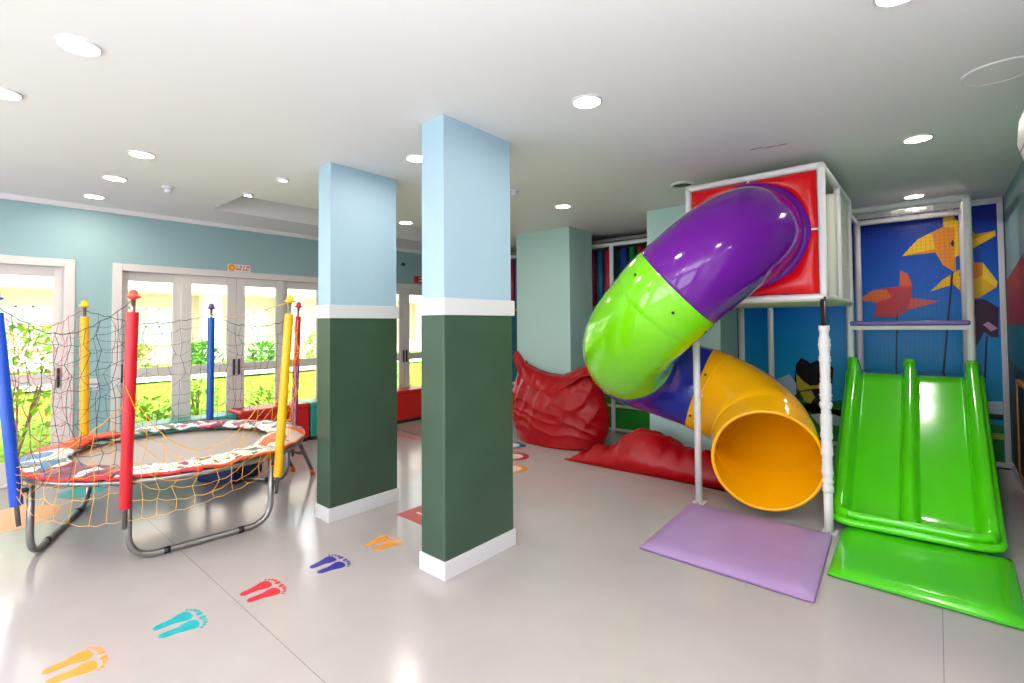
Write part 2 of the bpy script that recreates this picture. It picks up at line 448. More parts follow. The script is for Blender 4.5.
t = MB().lathe([(.03, 0), (.03, -.03), (.018, -.045)], (5.05, YD, 2.52), 16, 'y').build('wall_sensor', M_black, auto=40)
tag(t, 'tiny black round sensor high on wall between the chalkboard pillars', 'sensor')

# ------------------------------------------------------------------ padded benches under the garden doors
M_benchred = mat('red_bench_vinyl', (200, 24, 26), .35, bump=(20, .08)); M_benchteal = mat('teal_bench_vinyl', (42, 152, 140), .35, bump=(20, .08))
M_base = mat('dark_plinth', (50, 40, 38), .6)
def bench(x0, x1, z1, y0, m, label, name='padded_bench'):
    t = thing(name, ((x0+x1)/2, (y0+YD-.06)/2, 0), label, 'bench', 'padded benches along the garden doors')
    MB().box(x0+.02, x1-.02, y0+.03, YD-.05, 0, .05).build('plinth', M_base, t)
    MB().box(x0, x1, y0, YD-.045, .045, z1-.06).build('bench_body', m, t, bevel=.02, bseg=3)
    MB().box(x0-.004, x1+.004, y0-.01, YD-.042, z1-.07, z1).build('cushion', m, t, bevel=.028, bseg=4)
bench(1.30, 2.34, .47, 6.24, M_benchteal, 'teal padded bench behind the trampoline, left of the red bench')
bench(2.36, 3.22, .50, 6.20, M_benchred, 'red padded bench behind the trampoline, under the middle garden doors')
bench(3.24, 4.38, .50, 6.20, M_benchteal, 'teal padded bench right of red one, partly behind far pillar')
bench(4.40, 5.30, .50, 6.20, M_benchred, 'red padded bench seen in the gap between the chalkboard pillars')
bench(5.32, 6.2, .47, 6.20, M_benchteal, 'teal padded bench mostly hidden behind the near chalkboard pillar')

# ------------------------------------------------------------------ floor stickers
def foot_mesh():
    # left footprint pointing along +x, origin at the middle; sole + five toes
    m = MB()
    sole = [(-.108,0),(-.104,.011),(-.09,.018),(-.06,.020),(-.03,.022),(0,.028),(.025,.034),(.045,.034),(.058,.026),(.064,.010),(.063,-.010),(.054,-.024),(.035,-.030),(.01,-.026),(-.02,-.016),(-.06,-.015),(-.09,-.014),(-.104,-.009)]
    m.prism(sole, lambda p: (p[0], p[1], .0004), lambda p: (p[0], p[1], .0016))
    for (cx, cy, a, b, rot) in ((.090,-.021,.0165,.0095,-.15),(.093,.001,.0125,.0062,.05),(.087,.0175,.011,.0055,.2),(.077,.031,.0095,.005,.35),(.063,.042,.0085,.0046,.5)):
        el = []
        for k in range(12):
            w = 2*PI*k/12; x, y = a*math.cos(w), b*math.sin(w)
            el.append((cx+x*math.cos(rot)-y*math.sin(rot), cy+x*math.sin(rot)+y*math.cos(rot)))
        m.prism(el, lambda p: (p[0], p[1], .0004), lambda p: (p[0], p[1], .0016))
    return m
fm = foot_mesh()
feetcols = {'orange': (240, 152, 52), 'teal': (0, 164, 174), 'red': (206, 44, 62), 'blue': (56, 48, 150)}
first = {}
for cx, cname, where in ((.425, 'orange', 'at the bottom left corner of the photo'), (.83, 'teal', 'in the foreground'), (1.24, 'red', 'in front of the trampoline'), (1.65, 'blue', 'left of the near pillar'), (2.05, 'orange', 'between the two chalkboard pillars')):
    for side in (0, 1):
        if cname not in first:
            o = fm.build('footprint_sticker', mat('sticker_'+cname, feetcols[cname], .4, vary=(20, .08))); first[cname] = o
        else:
            o = first[cname].copy(); COL.objects.link(o)
        o.location = (cx, 2.962 if side == 0 else 2.862, 0); o.rotation_euler = (0, 0, R(3) if side == 0 else R(-3))
        o.scale = (1, 1.45 if side == 0 else -1.45, 1)
        tag(o, '%s footprint sticker %s, %s' % (cname, where, 'farther foot' if side == 0 else 'nearer foot'), 'floor sticker', 'footprint stickers on the floor')
# red square with white lettering
t = thing('square_floor_sticker', (2.58, 3.10, 0), 'red square floor sticker with white marks beside the near pillar', 'floor sticker')
MB().box(2.42, 2.74, 2.955, 3.265, .0004, .0016).build('sticker_sheet', mat('sticker_square_red', (188, 66, 62), .4), t)
# a letter U and a bar after it, read from the left
MB().prism([(2.545, 3.17), (2.545, 3.05), (2.628, 3.05), (2.628, 3.17), (2.61, 3.17), (2.61, 3.068), (2.563, 3.068), (2.563, 3.17)], lambda p: (p[0], p[1], .0016), lambda p: (p[0], p[1], .0022)).build('letter', M_signw, t)
MB().box(2.655, 2.673, 3.05, 3.17, .0016, .0022).build('letter', M_signw, t)
def ring_sticker(c, r, col, label):
    t = thing('ring_floor_sticker', (c[0], c[1], 0), label, 'floor sticker', 'ring stickers on the floor')
    MB().lathe([(r, .0004), (r, .0016)], (c[0], c[1], 0), 40).build('sticker_sheet', mat('ring_'+label.split()[0], col, .4), t)
    MB().lathe([(r*.6, .0016), (r*.6, .0022)], (c[0], c[1], 0), 32).build('pale_centre', mat('ring_pale', (226, 208, 196), .4), t)
ring_sticker((4.36, 3.66), .17, (176, 34, 44), 'red ring floor sticker right of the near pillar')
ring_sticker((3.97, 3.37), .17, (214, 140, 70), 'orange ring floor sticker right of the near pillar, nearest the camera')
ring_sticker((4.74, 4.02), .17, (40, 110, 160), 'blue ring floor sticker beside the red beanbag')
# painted arcs behind the pillars and flat discs under the trampoline
def arc_band(c, r, w, a0, a1, z, name, m, label):
    mb = MB(); n = 30
    for i in range(n):
        p, q = R(a0+(a1-a0)*i/n), R(a0+(a1-a0)*(i+1)/n)
        P = [(c[0]+rr*math.cos(w_), c[1]+rr*math.sin(w_)) for rr, w_ in ((r, p), (r+w, p), (r+w, q), (r, q))]
        mb.prism(P, lambda k: (k[0], k[1], z), lambda k: (k[0], k[1], z+.0012))
    tag(mb.build(name, m), label, 'floor marking')
arc_band((6.9, 5.3), 2.50, .05, 140, 215, .0004, 'floor_line', mat('line_grey', (96, 86, 86), .4), 'dark grey curved floor line between the chalkboard pillars')
arc_band((6.9, 5.3), 2.66, .05, 140, 215, .0004, 'floor_line', mat('line_red', (196, 92, 84), .4), 'red curved floor line between the chalkboard pillars')
o = MB().lathe([(.33, .0004), (.33, .0014)], (.36, 5.52, 0), 40).build('round_floor_disc', mat('dot_orange', (236, 172, 124), .4))  # flat pale orange disc laid on the floor
tag(o, 'large pale orange round patch on the floor behind the left trampoline leg', 'floor sticker')
o = MB().lathe([(.17, .0004), (.17, .0014)], (.88, 5.92, 0), 36).build('round_floor_disc', mat('dot_teal', (70, 178, 166), .4))
tag(o, 'small teal round floor sticker under the far left of the trampoline', 'floor sticker')

# ------------------------------------------------------------------ trampoline
TC, TR, TZ = (1.305, 4.685), .936, .52
def rp(deg, r=TR, z=TZ): return Vector((TC[0]+r*math.cos(R(deg)), TC[1]+r*math.sin(R(deg)), z))
tr = thing('trampoline', (TC[0], TC[1], 0), 'round trampoline with foam-covered poles, sagging net and colourful spring pads', 'trampoline')
MB().tube([rp(a) for a in range(0, 360, 5)], .021, 12, closed=True).build('ring_frame', M_steel, tr, smooth=True)
POLES = [  # angle, sleeve colour name, rgb, lean (dx, dy), cap rgb
 (-122, 'red', (200, 10, 34), (.02, -.03), (238, 84, 70)),
 (-66, 'yellow', (234, 184, 8), (.055, -.06), (250, 206, 20)),
 (3, 'purple', (136, 44, 130), (.03, -.03), (206, 60, 70)),
 (59, 'blue', (14, 78, 172), (.005, .0), (84, 60, 140)),
 (118, 'yellow', (230, 178, 8), (-.012, .012), (246, 196, 20)),
 (195, 'blue', (8, 72, 190), (-.105, .12), (40, 90, 200)),
]
ptop = []
for ang, cn, rgb, (lx, ly), cap in POLES:
    b = rp(ang, TR+.05, (.23 if ang == 195 else .29)); tp = b + Vector((lx, ly, 0))*1.15; tp.z = 1.70
    def at(z, b=b, tp=tp): return b.lerp(tp, (z-b.z)/(tp.z-b.z))
    pole = MB().tube([at(.24), at(1.70)], .0135, 10).build('net_pole', M_steel, tr, smooth=True)
    s0 = .37 if ang in (-122, 195, -66) else .49
    fm_ = mat('sleeve_%s_%d' % (cn, ang), rgb, .38, coat=.15, bump=(24, .2))
    if ang == 3:   # red upper half, purple lower half
        plabel(MB().tube(dense(at(1.12), at(1.60), 8), .028, 14).build('foam_sleeve', mat('sleeve_red_top', (206, 24, 50), .4), pole, smooth=True), 'red upper foam sleeve')
        plabel(MB().tube(dense(at(s0), at(1.12), 10), lumpy(.031, .06, 9, 3), 14).build('foam_sleeve', fm_, pole, smooth=True), 'purple lower foam sleeve')
    else:
        plabel(MB().tube(dense(at(s0), at(1.60), 20), lumpy(.033, .05, 9, ang), 14).build('foam_sleeve', fm_, pole, auto=50), cn+' foam sleeve')
    c = at(1.70)
    MB().lathe([(.012, -.02), (.04, -.008), (.042, .0), (.024, .006), (.024, .03), (.012, .042), (.001, .044)], c, 16).build('pole_cap', mat('cap_%s_%d' % (cn, ang), cap, .35), pole, smooth=True)
    ptop.append((c, at))
# three U legs
for a0, a1 in ((-122, -66), (195, 118), (59, 3)):
    p, q = rp(a0, TR-.005), rp(a1, TR-.005)
    dirv = (q-p).normalized(); ins = dirv*.0
    p0, q0 = Vector((p.x, p.y, .022)), Vector((q.x, q.y, .022))
    lg = MB().tube(arc_path([p, p0, q0, q], .17, 10), .021, 12).build('leg', M_steel, tr, smooth=True)
    for f in (.24, .76):
        c = p0.lerp(q0, f); MB().tube([c-dirv*.018, c+dirv*.018], .0235, 12).build('rubber_ring', M_black, lg, smooth=True)
    for s_, e_ in ((p, -122), (q, -66)): pass
# clamps
for ang in (-122, -66, 3, 59, 118, 195):
    a, b = rp(ang, TR-.01, TZ-.06), rp(ang, TR+.05, TZ-.06)
    MB().tube([a, b], .016, 10).build('clamp', M_black, tr, smooth=True)
# jumping bed + springs
MB().lathe([(.001, TZ-.012), (.5, TZ-.016), (.74, TZ-.002), (.74, TZ-.006), (.5, TZ-.02), (.001, TZ-.016)], (TC[0], TC[1], 0), 64, cap=False).build('jumping_bed', mat('grey_mesh_bed', (172, 162, 154), .55, bump=(120, .1)), tr, smooth=True)
m = MB()
for k in range(36): m.tube([rp(k*10+3, .73, TZ-.004), rp(k*10+3, TR, TZ)], .008, 6)
sp = m.build('springs', M_steel, tr); sp['kind'] = 'stuff'
W_ = (236, 232, 226)
PADS = [ (262, 300, print_mat('pad_white_green', W_, [((70, 110, 60), .58), ((60, 60, 70), .63), ((196, 60, 50), .68)]), 'white pad printed green', .035),
 (300, 346, print_mat('pad_orange', (238, 96, 40), [((240, 226, 214), .52)], 5), 'orange and white pad', .075),
 (346, 382, print_mat('pad_blue_white', W_, [((58, 96, 150), .52), ((40, 60, 90), .64)]), 'blue and white pad', .05),
 (22, 75, print_mat('pad_maroon', W_, [((140, 24, 66), .46), ((220, 70, 100), .62)], 7), 'maroon and white pad', .04),
 (75, 106, print_mat('pad_white_grey', W_, [((96, 120, 96), .54), ((70, 74, 80), .62)]), 'white pad printed grey green', .035),
 (106, 152, print_mat('pad_red_orange', (226, 72, 34), [((244, 196, 150), .67)], 6), 'plain red-orange pad', .06),
 (152, 194, print_mat('pad_steel_blue', (70, 132, 166), [((238, 236, 232), .57)], 5), 'steel blue and white pad', .05),
 (194, 232, print_mat('pad_wine', (126, 42, 72), [((236, 226, 220), .60), ((196, 40, 40), .66)], 6), 'wine red and white pad', .04),
 (232, 262, print_mat('pad_white_wine', W_, [((150, 40, 80), .55), ((60, 90, 70), .64)]), 'white pad printed wine red', .04) ]
for i, (a0, a1, pm, lab, lift) in enumerate(PADS):
    def fn(u, v, a0=a0, a1=a1, i=i, lift=lift):
        a = a0-1+(a1-a0+2)*u
        r = .70+.285*v
        p = rp(a, r*TR/.965)
        e = math.sin(PI*min(1, max(0, u)))
        nz = noise.noise(Vector((a*.12, v*2.2, i*3.1)))*.022
        droop = .004
        p.z = TZ+.03+lift*.45*math.sin(PI*min(v*1.05, 1))*(.5+.5*e)+nz+droop + (lift*.5*(1-v)*e if lift > .055 else 0)
        return p
    plabel(MB().grid(fn, 26, 10).build('spring_pad', pm, tr, smooth=True, solid=.014), lab)
    # coloured hem along the rim
    MB().tube([fn(k/24, 1.0) for k in range(25)], .011, 6).build('pad_hem', mat('hem_%d' % i, [(212,84,40),(240,110,50),(60,80,140),(180,24,50),(90,80,70),(214,52,30),(200,30,36),(206,28,40),(200,40,50)][i], .45), tr, smooth=True)

# net panels of knotted cord
def cord(mb, pts, r=.0019): mb.tube(pts, r, 4, cap=False)
def net(name, pa, pb, ztop, zbot, sag, nu, nv, m, label, seed, bulge=.05, amp=.03, r=.0018, skip=.0):
    rnd = random.Random(seed)
    G = []
    for i in range(nu+1):
        u = i/nu; row = []
        za, zb = ztop
        top = (1-u)*za+u*zb - sag*4*u*(1-u)
        bot = (1-u)*zbot[0]+u*zbot[1] - (zbot[2] if len(zbot) > 2 else 0)*4*u*(1-u)
        for j in range(nv+1):
            v = j/nv; z = top*(1-v)+bot*v
            p = pa(z).lerp(pb(z), u)
            mid = Vector((p.x-TC[0], p.y-TC[1], 0)); chord = mid.length
            out = mid.normalized()*(bulge*4*u*(1-u)*(.4+v))
            edge = min(1, 4*min(u, 1-u)+.1)
            jit = Vector((rnd.gauss(0, amp), rnd.gauss(0, amp), rnd.gauss(0, amp)))*edge*(.3 if j in (0, nv) else 1)
            q = p+out+jit; q.z = p.z+jit.z
            row.append(q)
        G.append(row)
    mb = MB()
    for i in range(nu+1):
        pts = []
        for j in range(nv): pts += [G[i][j], (G[i][j]+G[i][j+1])/2+Vector((0, 0, -.006))]
        pts.append(G[i][nv]); cord(mb, pts, r)
    for j in range(nv+1):
        pts = []
        for i in range(nu): pts += [G[i][j], (G[i][j]+G[i+1][j])/2+Vector((0, 0, -.012))]
        pts.append(G[nu][j]); cord(mb, pts, r*(1.7 if j == 0 else 1))
    plabel(mb.build(name, m, tr), label)
N_dg = mat('cord_dark_green', (30, 66, 62), .6); N_yl = mat('cord_yellow', (236, 168, 30), .6)
N_pk = mat('cord_pink', (198, 84, 92), .6); N_dk = mat('cord_charcoal', (66, 62, 70), .6)
A = {p[0]: ptop[i][1] for i, p in enumerate(POLES)}
net('safety_net', A[195], A[-122], (1.66, 1.69), (.50, .52), .20, 9, 10, N_dg, 'dark green net at the left front', 3, .03, .02)
net('safety_net', A[195], A[118], (1.60, 1.68), (.56, .56), .12, 11, 10, N_pk, 'pink net at the left', 4, .04, .024)
net('safety_net', A[118], A[59], (1.66, 1.64), (.56, .56), .10, 11, 10, N_dk, 'charcoal net at the back', 5, .04, .022)
net('safety_net', A[59], A[3], (1.64, 1.62), (.56, .56), .12, 11, 9, N_dk, 'charcoal net at the back right', 6, .04, .02)
net('safety_net', A[3], A[-66], (1.58, 1.66), (.56, .5), .14, 9, 9, N_yl, 'thin yellow net at the right', 7, .03, .02)
net('safety_net', A[-122], A[-66], (1.10, 1.30), (.30, .50, .05), .52, 10, 6, N_yl, 'yellow slack net hanging down at the front', 8, .10, .014, .0017)
net('safety_net', A[195], A[-122], (.62, 1.05), (.46, .30, .06), .10, 8, 4, N_yl, 'yellow slack net hanging low at the left front', 11, .08, .014, .0017)
# loose ropes
MB().tube([A[-66](1.69), A[-66](1.64).lerp(A[59](1.62), .3), A[-66](1.6).lerp(A[59](1.58), .6), A[59](1.62)], .003, 5).build('rope', N_yl, tr)
MB().tube([A[-122](.98)+Vector((.03, -.03, 0)), A[-122](1.14)+Vector((-.03, -.035, 0)), A[-122](1.14)+Vector((.035, -.03, 0)), A[-122](.98)+Vector((.035, -.02, 0))], .003, 5).build('rope', N_yl, tr)

# ladder leaning on the trampoline
ld = thing('trampoline_ladder', (2.48, 4.92, 0), 'grey tubular ladder with orange feet leaning on the trampoline right side', 'ladder')
for fx, fy, tx, ty in ((2.53, 4.80, 2.21, 4.53), (2.448, 5.06, 2.17, 4.87)):
    f, tp = Vector((fx, fy, .02)), Vector((tx, ty, .50))
    rl = MB().tube([f, tp], .017, 10).build('rail', mat('grey_tube', (120, 116, 122), .4, metal=.6), ld, smooth=True)
    MB().tube([f-Vector((0, 0, .0195)), f.lerp(tp, .09)], .022, 10).build('rubber_foot', mat('orange_rubber', (232, 96, 40), .5), rl, smooth=True)
a, b = Vector((2.53, 4.80, .02)).lerp(Vector((2.21, 4.53, .50)), .5), Vector((2.448, 5.06, .02)).lerp(Vector((2.17, 4.87, .50)), .5)
MB().tube([a, b], .014, 10).build('step', mat('grey_tube', (120, 116, 122)), ld, smooth=True)
# navy cushion under the trampoline
t = thing('floor_cushion', (1.98, 5.36, 0), 'navy blue block cushion on the floor under the trampoline', 'cushion')
MB().rbox((1.93, 5.30, .11), (.42, .42, .20), rz=R(-60)).build('cushion_body', mat('navy_vinyl', (14, 42, 98), .35), t, bevel=.03, bseg=3)
MB().rbox((1.93, 5.30, .11), (.424, .424, .012), rz=R(-60)).build('seam_piping', mat('navy_piping', (10, 28, 66), .5), t, bevel=.004)

# ------------------------------------------------------------------ spiral tube slide
SC, SR, ST = (4.22, 1.60), .5, .378
Z0 = 2.19
TEND = .95
ZK = [(-.2, 2.19), (0, 2.19), (.1, 2.07), (.2, 1.82), (.3, 1.535), (.4, 1.31), (.5, 1.155), (.65, .98), (.8, .80), (.9, .64), (.95, .55), (1.05, .42), (1.2, .29)]
def zat(t):
    for k in range(len(ZK)-1):
        if t <= ZK[k+1][0] or k == len(ZK)-2:
            (x1, y1), (x2, y2) = ZK[k], ZK[k+1]
            x0, y0 = ZK[max(k-1, 0)]; x3, y3 = ZK[min(k+2, len(ZK)-1)]
            m1 = (y2-y0)/(x2-x0); m2 = (y3-y1)/(x3-x1) if x3 > x1 else (y2-y1)/(x2-x1)
            h = x2-x1; f = max(0, (t-x1)/h)
            return (2*f**3-3*f*f+1)*y1+(f**3-2*f*f+f)*h*m1+(-2*f**3+3*f*f)*y2+(f**3-f*f)*h*m2
def helix(t):
    """t 0..TEND winds round the centre, beyond it the straight run-out"""
    tt = min(max(t, 0), TEND)
    r = SR+.06*max(0, tt-.5)/.45
    th = -PI/2 - 2*PI*tt
    p = Vector((SC[0]+r*math.cos(th), SC[1]+r*math.sin(th), zat(t)))
    if t > TEND: p += Vector((math.sin(th), -math.cos(th), 0))*(t-TEND)*3.3
    if t < 0: p += Vector((-t*3.2, 0, 0))
    return p
def tframe(t):
    d = 1e-3; tg = (helix(t+d)-helix(t-d)).normalized()
    k = max(0, min(1, (t-.85)/.15)); tg.z *= 1-.8*k*k*(3-2*k); tg.normalize()
    a = tg.cross(Vector((0,0,1))).normalized(); c = a.cross(tg)
    return helix(t), a, c, tg
def tubeseg(t0, t1, r, n=40, rows=30, rfn=None):
    mb = MB()
    def fn(u, v):
        p, a, c, _ = tframe(t0+(t1-t0)*v); w = 2*PI*u; rr = r if rfn is None else rfn(v)
        return p+rr*(math.cos(w)*a+math.sin(w)*c)
    mb.grid(fn, n, rows, wrap=True)
    return mb
ts = thing('tube_slide', (SC[0], SC[1], 0), 'spiral tube slide in purple, green, blue and yellow', 'slide')
cuts = [-.004, .215, .475, .725, 1.02]
cols = [M_purple, M_green, M_blue, M_yellow]; cn = ['purple', 'green', 'blue', 'yellow']
for i in range(4):
    sg = tubeseg(cuts[i], cuts[i+1], ST, 56, 40).build('tube_segment', cols[i], ts, smooth=True, solid=.014); plabel(sg, 'glossy %s tube segment' % cn[i])
    if i > 0:
        # overlapping collar at the top of the segment, with bolts
        def rf(v): return ST+.013*(0 if v < .01 or v > .99 else 1)
        t0 = cuts[i]
        MB.build(tubeseg(t0-.004, t0+.05, ST, 56, 10, rf), 'collar', cols[i], sg, smooth=True)
        for k in range(6):
            p, a, c, tg = tframe(t0+.02); w = 2*PI*(k+.5)/6; d = math.cos(w)*a+math.sin(w)*c
            q = p+d*(ST+.010); MB().tube([q, q+d*.009], .011, 8).build('bolt', M_black, sg)
# mouth rim
p, a, c, tg = tframe(cuts[4]-1e-3)
MB().tube([p+ST*(math.cos(2*PI*k/56)*a+math.sin(2*PI*k/56)*c) for k in range(56)], .014, 8, closed=True).build('mouth_rim', M_yellow, ts, smooth=True)
# mounting flange on the tower
p, a, c, tg = tframe(.0)
MB().lathe([(ST, -.002), (ST+.045, -.002), (ST+.045, -.018), (ST+.02, -.04), (ST, -.045)], (4.236, SC[1]-SR, Z0), 56, 'x', cap=False).build('mounting_flange', M_purple, ts, smooth=True)

# ------------------------------------------------------------------ play tower (red box on posts)
TX0, TX1, TY0, TY1, TZ0, TZ1 = 4.24, 5.70, .61, 1.58, 1.69, 2.655
FRX = 6.22   # front posts of the slide frame next to it
tw = thing('play_tower', (5.2, 1.1, 0), 'red padded play tower box on white posts that the tube slide leaves', 'play tower')
# front panel: four padded quarters round the tube hole
hy, hz, hr = SC[1]-SR, Z0, .395
def quarter(sy, sz):
    mb = MB(); n = 14
    Y = TY1-.03 if sy > 0 else TY0+.03; Zz = TZ1-.03 if sz > 0 else TZ0+.03
    ring = []; outer = []
    for k in range(n+1):
        w = PI/2*k/n; y, z = hy+sy*hr*math.cos(w), hz+sz*hr*math.sin(w)
        y = max(TY0+.034, min(TY1-.034, y)); z = max(TZ0+.034, min(TZ1-.034, z))
        ring.append((y, z))
        dy, dz = math.cos(w), math.sin(w); s = 1/max(dy, dz)
        outer.append((hy+(Y-hy)*min(1, dy*s), hz+(Zz-hz)*min(1, dz*s)))
    def fn(u, v):
        i = u*n; k = int(round(i)); a, b = ring[k], outer[k]
        y, z = a[0]+(b[0]-a[0])*v, a[1]+(b[1]-a[1])*v
        puff = .035*math.sin(PI*v)**.6*math.sin(PI*min(1, max(0, u)))**.5 if 0 < v < 1 and 0 < u < 1 else 0
        return (TX0-.004-puff, y, z)
    mb.grid(fn, n, 8)
    return mb
for sy in (1, -1):
    for sz_ in (1, -1): quarter(sy, sz_).build('padded_panel', M_redpad, tw, smooth=True)
# thin straps between the pads
MB().box(TX0-.012, TX0-.004, TY0, hy-hr, hz-.006, hz+.006).box(TX0-.012, TX0-.004, hy-.006, hy+.006, hz+hr, TZ1).build('panel_strap', M_wrap, tw)
# frame tubes with foam wrap
def foam(a, b, r=.026, amp=.10, seed=0.0, name='frame_tube', m=None, par=None):
    n = max(6, int((Vector(b)-Vector(a)).length/.04))
    return MB().tube(dense(a, b, n), lumpy(r, amp, n*.8, seed), 10).build(name, m or M_wrap, par or tw, smooth=True)
for k, (y, z) in enumerate(((TY0, TZ0), (TY0, TZ1), (TY1, TZ0), (TY1, TZ1))): foam((TX0, y, z), (TX1, y, z), seed=k*2.2)
for x in (TX0, 5.0, TX1):
    for k, y in enumerate((TY0, TY1)): foam((x, y, TZ0), (x, y, TZ1), seed=x+k)
    if x != 5.0:
        for k, z in enumerate((TZ0, TZ1)): foam((x, TY0, z), (x, TY1, z), seed=x-k)
# floor deck and roof
MB().box(TX0, TX1, TY0, TY1, TZ0-.03, TZ0+.0).build('deck', M_cream, tw, bevel=.004)
MB().box(TX0+.02, TX1, TY0+.02, TY1-.02, TZ1-.012, TZ1+.012).build('roof_panel', M_cream, tw)
# inside: orange padded mesh and pale roller seen through the side
MB().box(4.52, 4.80, 1.50, 1.54, TZ0+.02, TZ1-.08).build('inner_pad', print_mat('orange_brick_pad', (206, 110, 84), [((190, 86, 64), .5)], 20), tw, bevel=.01)
MB().box(4.42, 4.47, TY0+.03, TY0+.09, TZ0+.02, TZ1-.12).build('side_pad', mat('terracotta_pad', (200, 118, 96), .5, vary=(30, .2)), tw, bevel=.01)
foam((4.85, TY0+.05, TZ0), (4.85, TY0+.05, TZ1-.1), .06, .06, 4, 'side_roller', M_cream)
MB().box(TX0+.06, TX1, TY1-.03, TY1-.02, TZ0, TZ1).build('back_panel', mat('beige_panel', (190, 188, 172), .5), tw)
def flat_net(p0, pu, pv, nu, nv, m, par, r=.0016, name='net'):
    mb = MB(); p0, pu, pv = Vector(p0), Vector(pu), Vector(pv)
    for i in range(nu+1):
        a = p0+pu*(i/nu); mb.tube([a, a+pv], r, 4, cap=False)
    for j in range(nv+1):
        a = p0+pv*(j/nv); mb.tube([a, a+pu], r, 4, cap=False)
    return mb.build(name, m, par)
M_net = mat('white_net_cord', (206, 206, 200), .6); M_netb = mat('blue_net_cord', (30, 64, 120), .4)
flat_net((4.85, TY0, TZ0), (.85, 0, 0), (0, 0, TZ1-TZ0), 22, 24, M_net, tw, .0026, 'side_net')
# posts
MB().tube([(TX0, TY1-.045, 0), (TX0, TY1-.045, TZ0-.02)], .028, 16).build('post', M_wpipe, tw, smooth=True)
ps = MB().tube([(TX0, TY0+.005, 0), (TX0, TY0+.005, .30)], .029, 16).build('post', M_wpipe, tw, smooth=True)
MB().tube([(TX0, TY0+.005, .28), (TX0, TY0+.005, TZ0)], .019, 14).build('bare_pipe', mat('brown_black_pipe', (44, 34, 34), .3, metal=.3), ps, smooth=True)
MB().tube(dense((TX0, TY0+.005, .29), (TX0, TY0+.005, 1.48), 90), lumpy(.035, .34, 70, 1.7), 14).build('foam_wrapping', mat('ruffled_white_wrap', (232, 228, 230), .55, bump=(45, .5)), ps, smooth=True)
for k, z in enumerate((TZ0, TZ1)): foam((TX1, TY0, z), (FRX-.03, .672, z), .024, .08, 6+k, 'link_tube')
for (x, y) in ((TX1, TY1), (6.2, 1.41)):
    MB().tube([(x, y, 0), (x, y, TZ0)], .03, 14).build('post', M_wpipe, tw, smooth=True)
for y in (TY0, TY1-.05):
    MB().tube([(TX0-.05, y, .002), (TX0-.05, y, .012)], .006, 8).build('foot_bolt', M_steel, tw)
    MB().box(TX0-.05, TX0+.05, y-.045, y+.045, 0, .006).build('foot_plate', M_wpipe, tw)

# ------------------------------------------------------------------ netted slide frame
FX0, FX1, FY0, FY1, FZ = 6.22, 7.04, -.232, .672, 2.65
sf = thing('slide_frame', (6.6, .22, 0), 'white foam-wrapped frame with net behind the green double slide', 'climbing frame')
for x in (FX0, FX1):
    for k, y in enumerate((FY0, FY1)):
        foam((x, y, 0), (x, y, FZ), .032 if x == FX0 else .034, .10 if x == FX0 else .03, x+k*3, 'post', M_wrap if x == FX0 else mat('lilac_white_pipe', (206, 202, 216), .4), sf)
    foam((x, FY0, FZ), (x, FY1, FZ), .03, .08, x, 'top_bar', None, sf)
for k, y in enumerate((FY0, FY1)): foam((FX0, y, FZ), (FX1, y, FZ), .028, .08, 9+k, 'top_bar', None, sf)
flat_net((FX0, FY0, FZ), (0, FY1-FY0, 0), (FX1-FX0, 0, 0), 16, 7, M_net, sf, .0016, 'roof_net')
flat_net((FX1-.02, FY0, 1.08), (0, FY1-FY0, 0), (0, 0, FZ-1.08), 24, 40, M_netb, sf, .0008, 'back_net')
MB().box(FX0-.03, FX0+.10, FY0, FY1, 1.425, 1.47).build('cross_beam', M_wpipe, sf, bevel=.008)
MB().box(FX0-.045, FX0+.20, FY0+.0, FY1-.0, 1.468, 1.515).build('headrest_pad', mat('violet_vinyl', (98, 74, 158), .3, bump=(16, .2)), sf, bevel=.015, bseg=3)
dk = MB().box(FX0-.045, FX1, FY0, FY1, .89, .965).build('deck', mat('dark_deck_vinyl', (22, 40, 52), .2, coat=.4), sf, bevel=.01)
# ------------------------------------------------------------------ double slide
ds = thing('double_slide', (5.2, .17, 0), 'glossy green double slide with a middle ridge', 'slide')
def sl_path(t):
    """centre of the deck: x, z ; t=0 at the top"""
    pts = [(6.175, .985), (6.08, .97), (5.85, .825), (5.45, .59), (5.05, .365), (4.78, .225), (4.58, .130), (4.42, .088), (4.30, .066)]
    i = t*(len(pts)-1); k = min(int(i), len(pts)-2); f = i-k
    p0, p1, p2, p3 = pts[max(k-1, 0)], pts[k], pts[k+1], pts[min(k+2, len(pts)-1)]
    def cr(a, b, c, d): return .5*((2*b)+(-a+c)*f+(2*a-5*b+4*c-d)*f*f+(-a+3*b-3*c+d)*f**3)
    return cr(p0[0], p1[0], p2[0], p3[0]), cr(p0[1], p1[1], p2[1], p3[1])
SY0, SY1 = -.262, .662
SL = 2.12      # length along the deck
def bumpf(d, w): return math.exp(-(d/w)**4)
def smin(a, b, k=.10):
    h = max(0, min(1, .5+.5*(b-a)/k)); return b+(a-b)*h-k*h*(1-h)
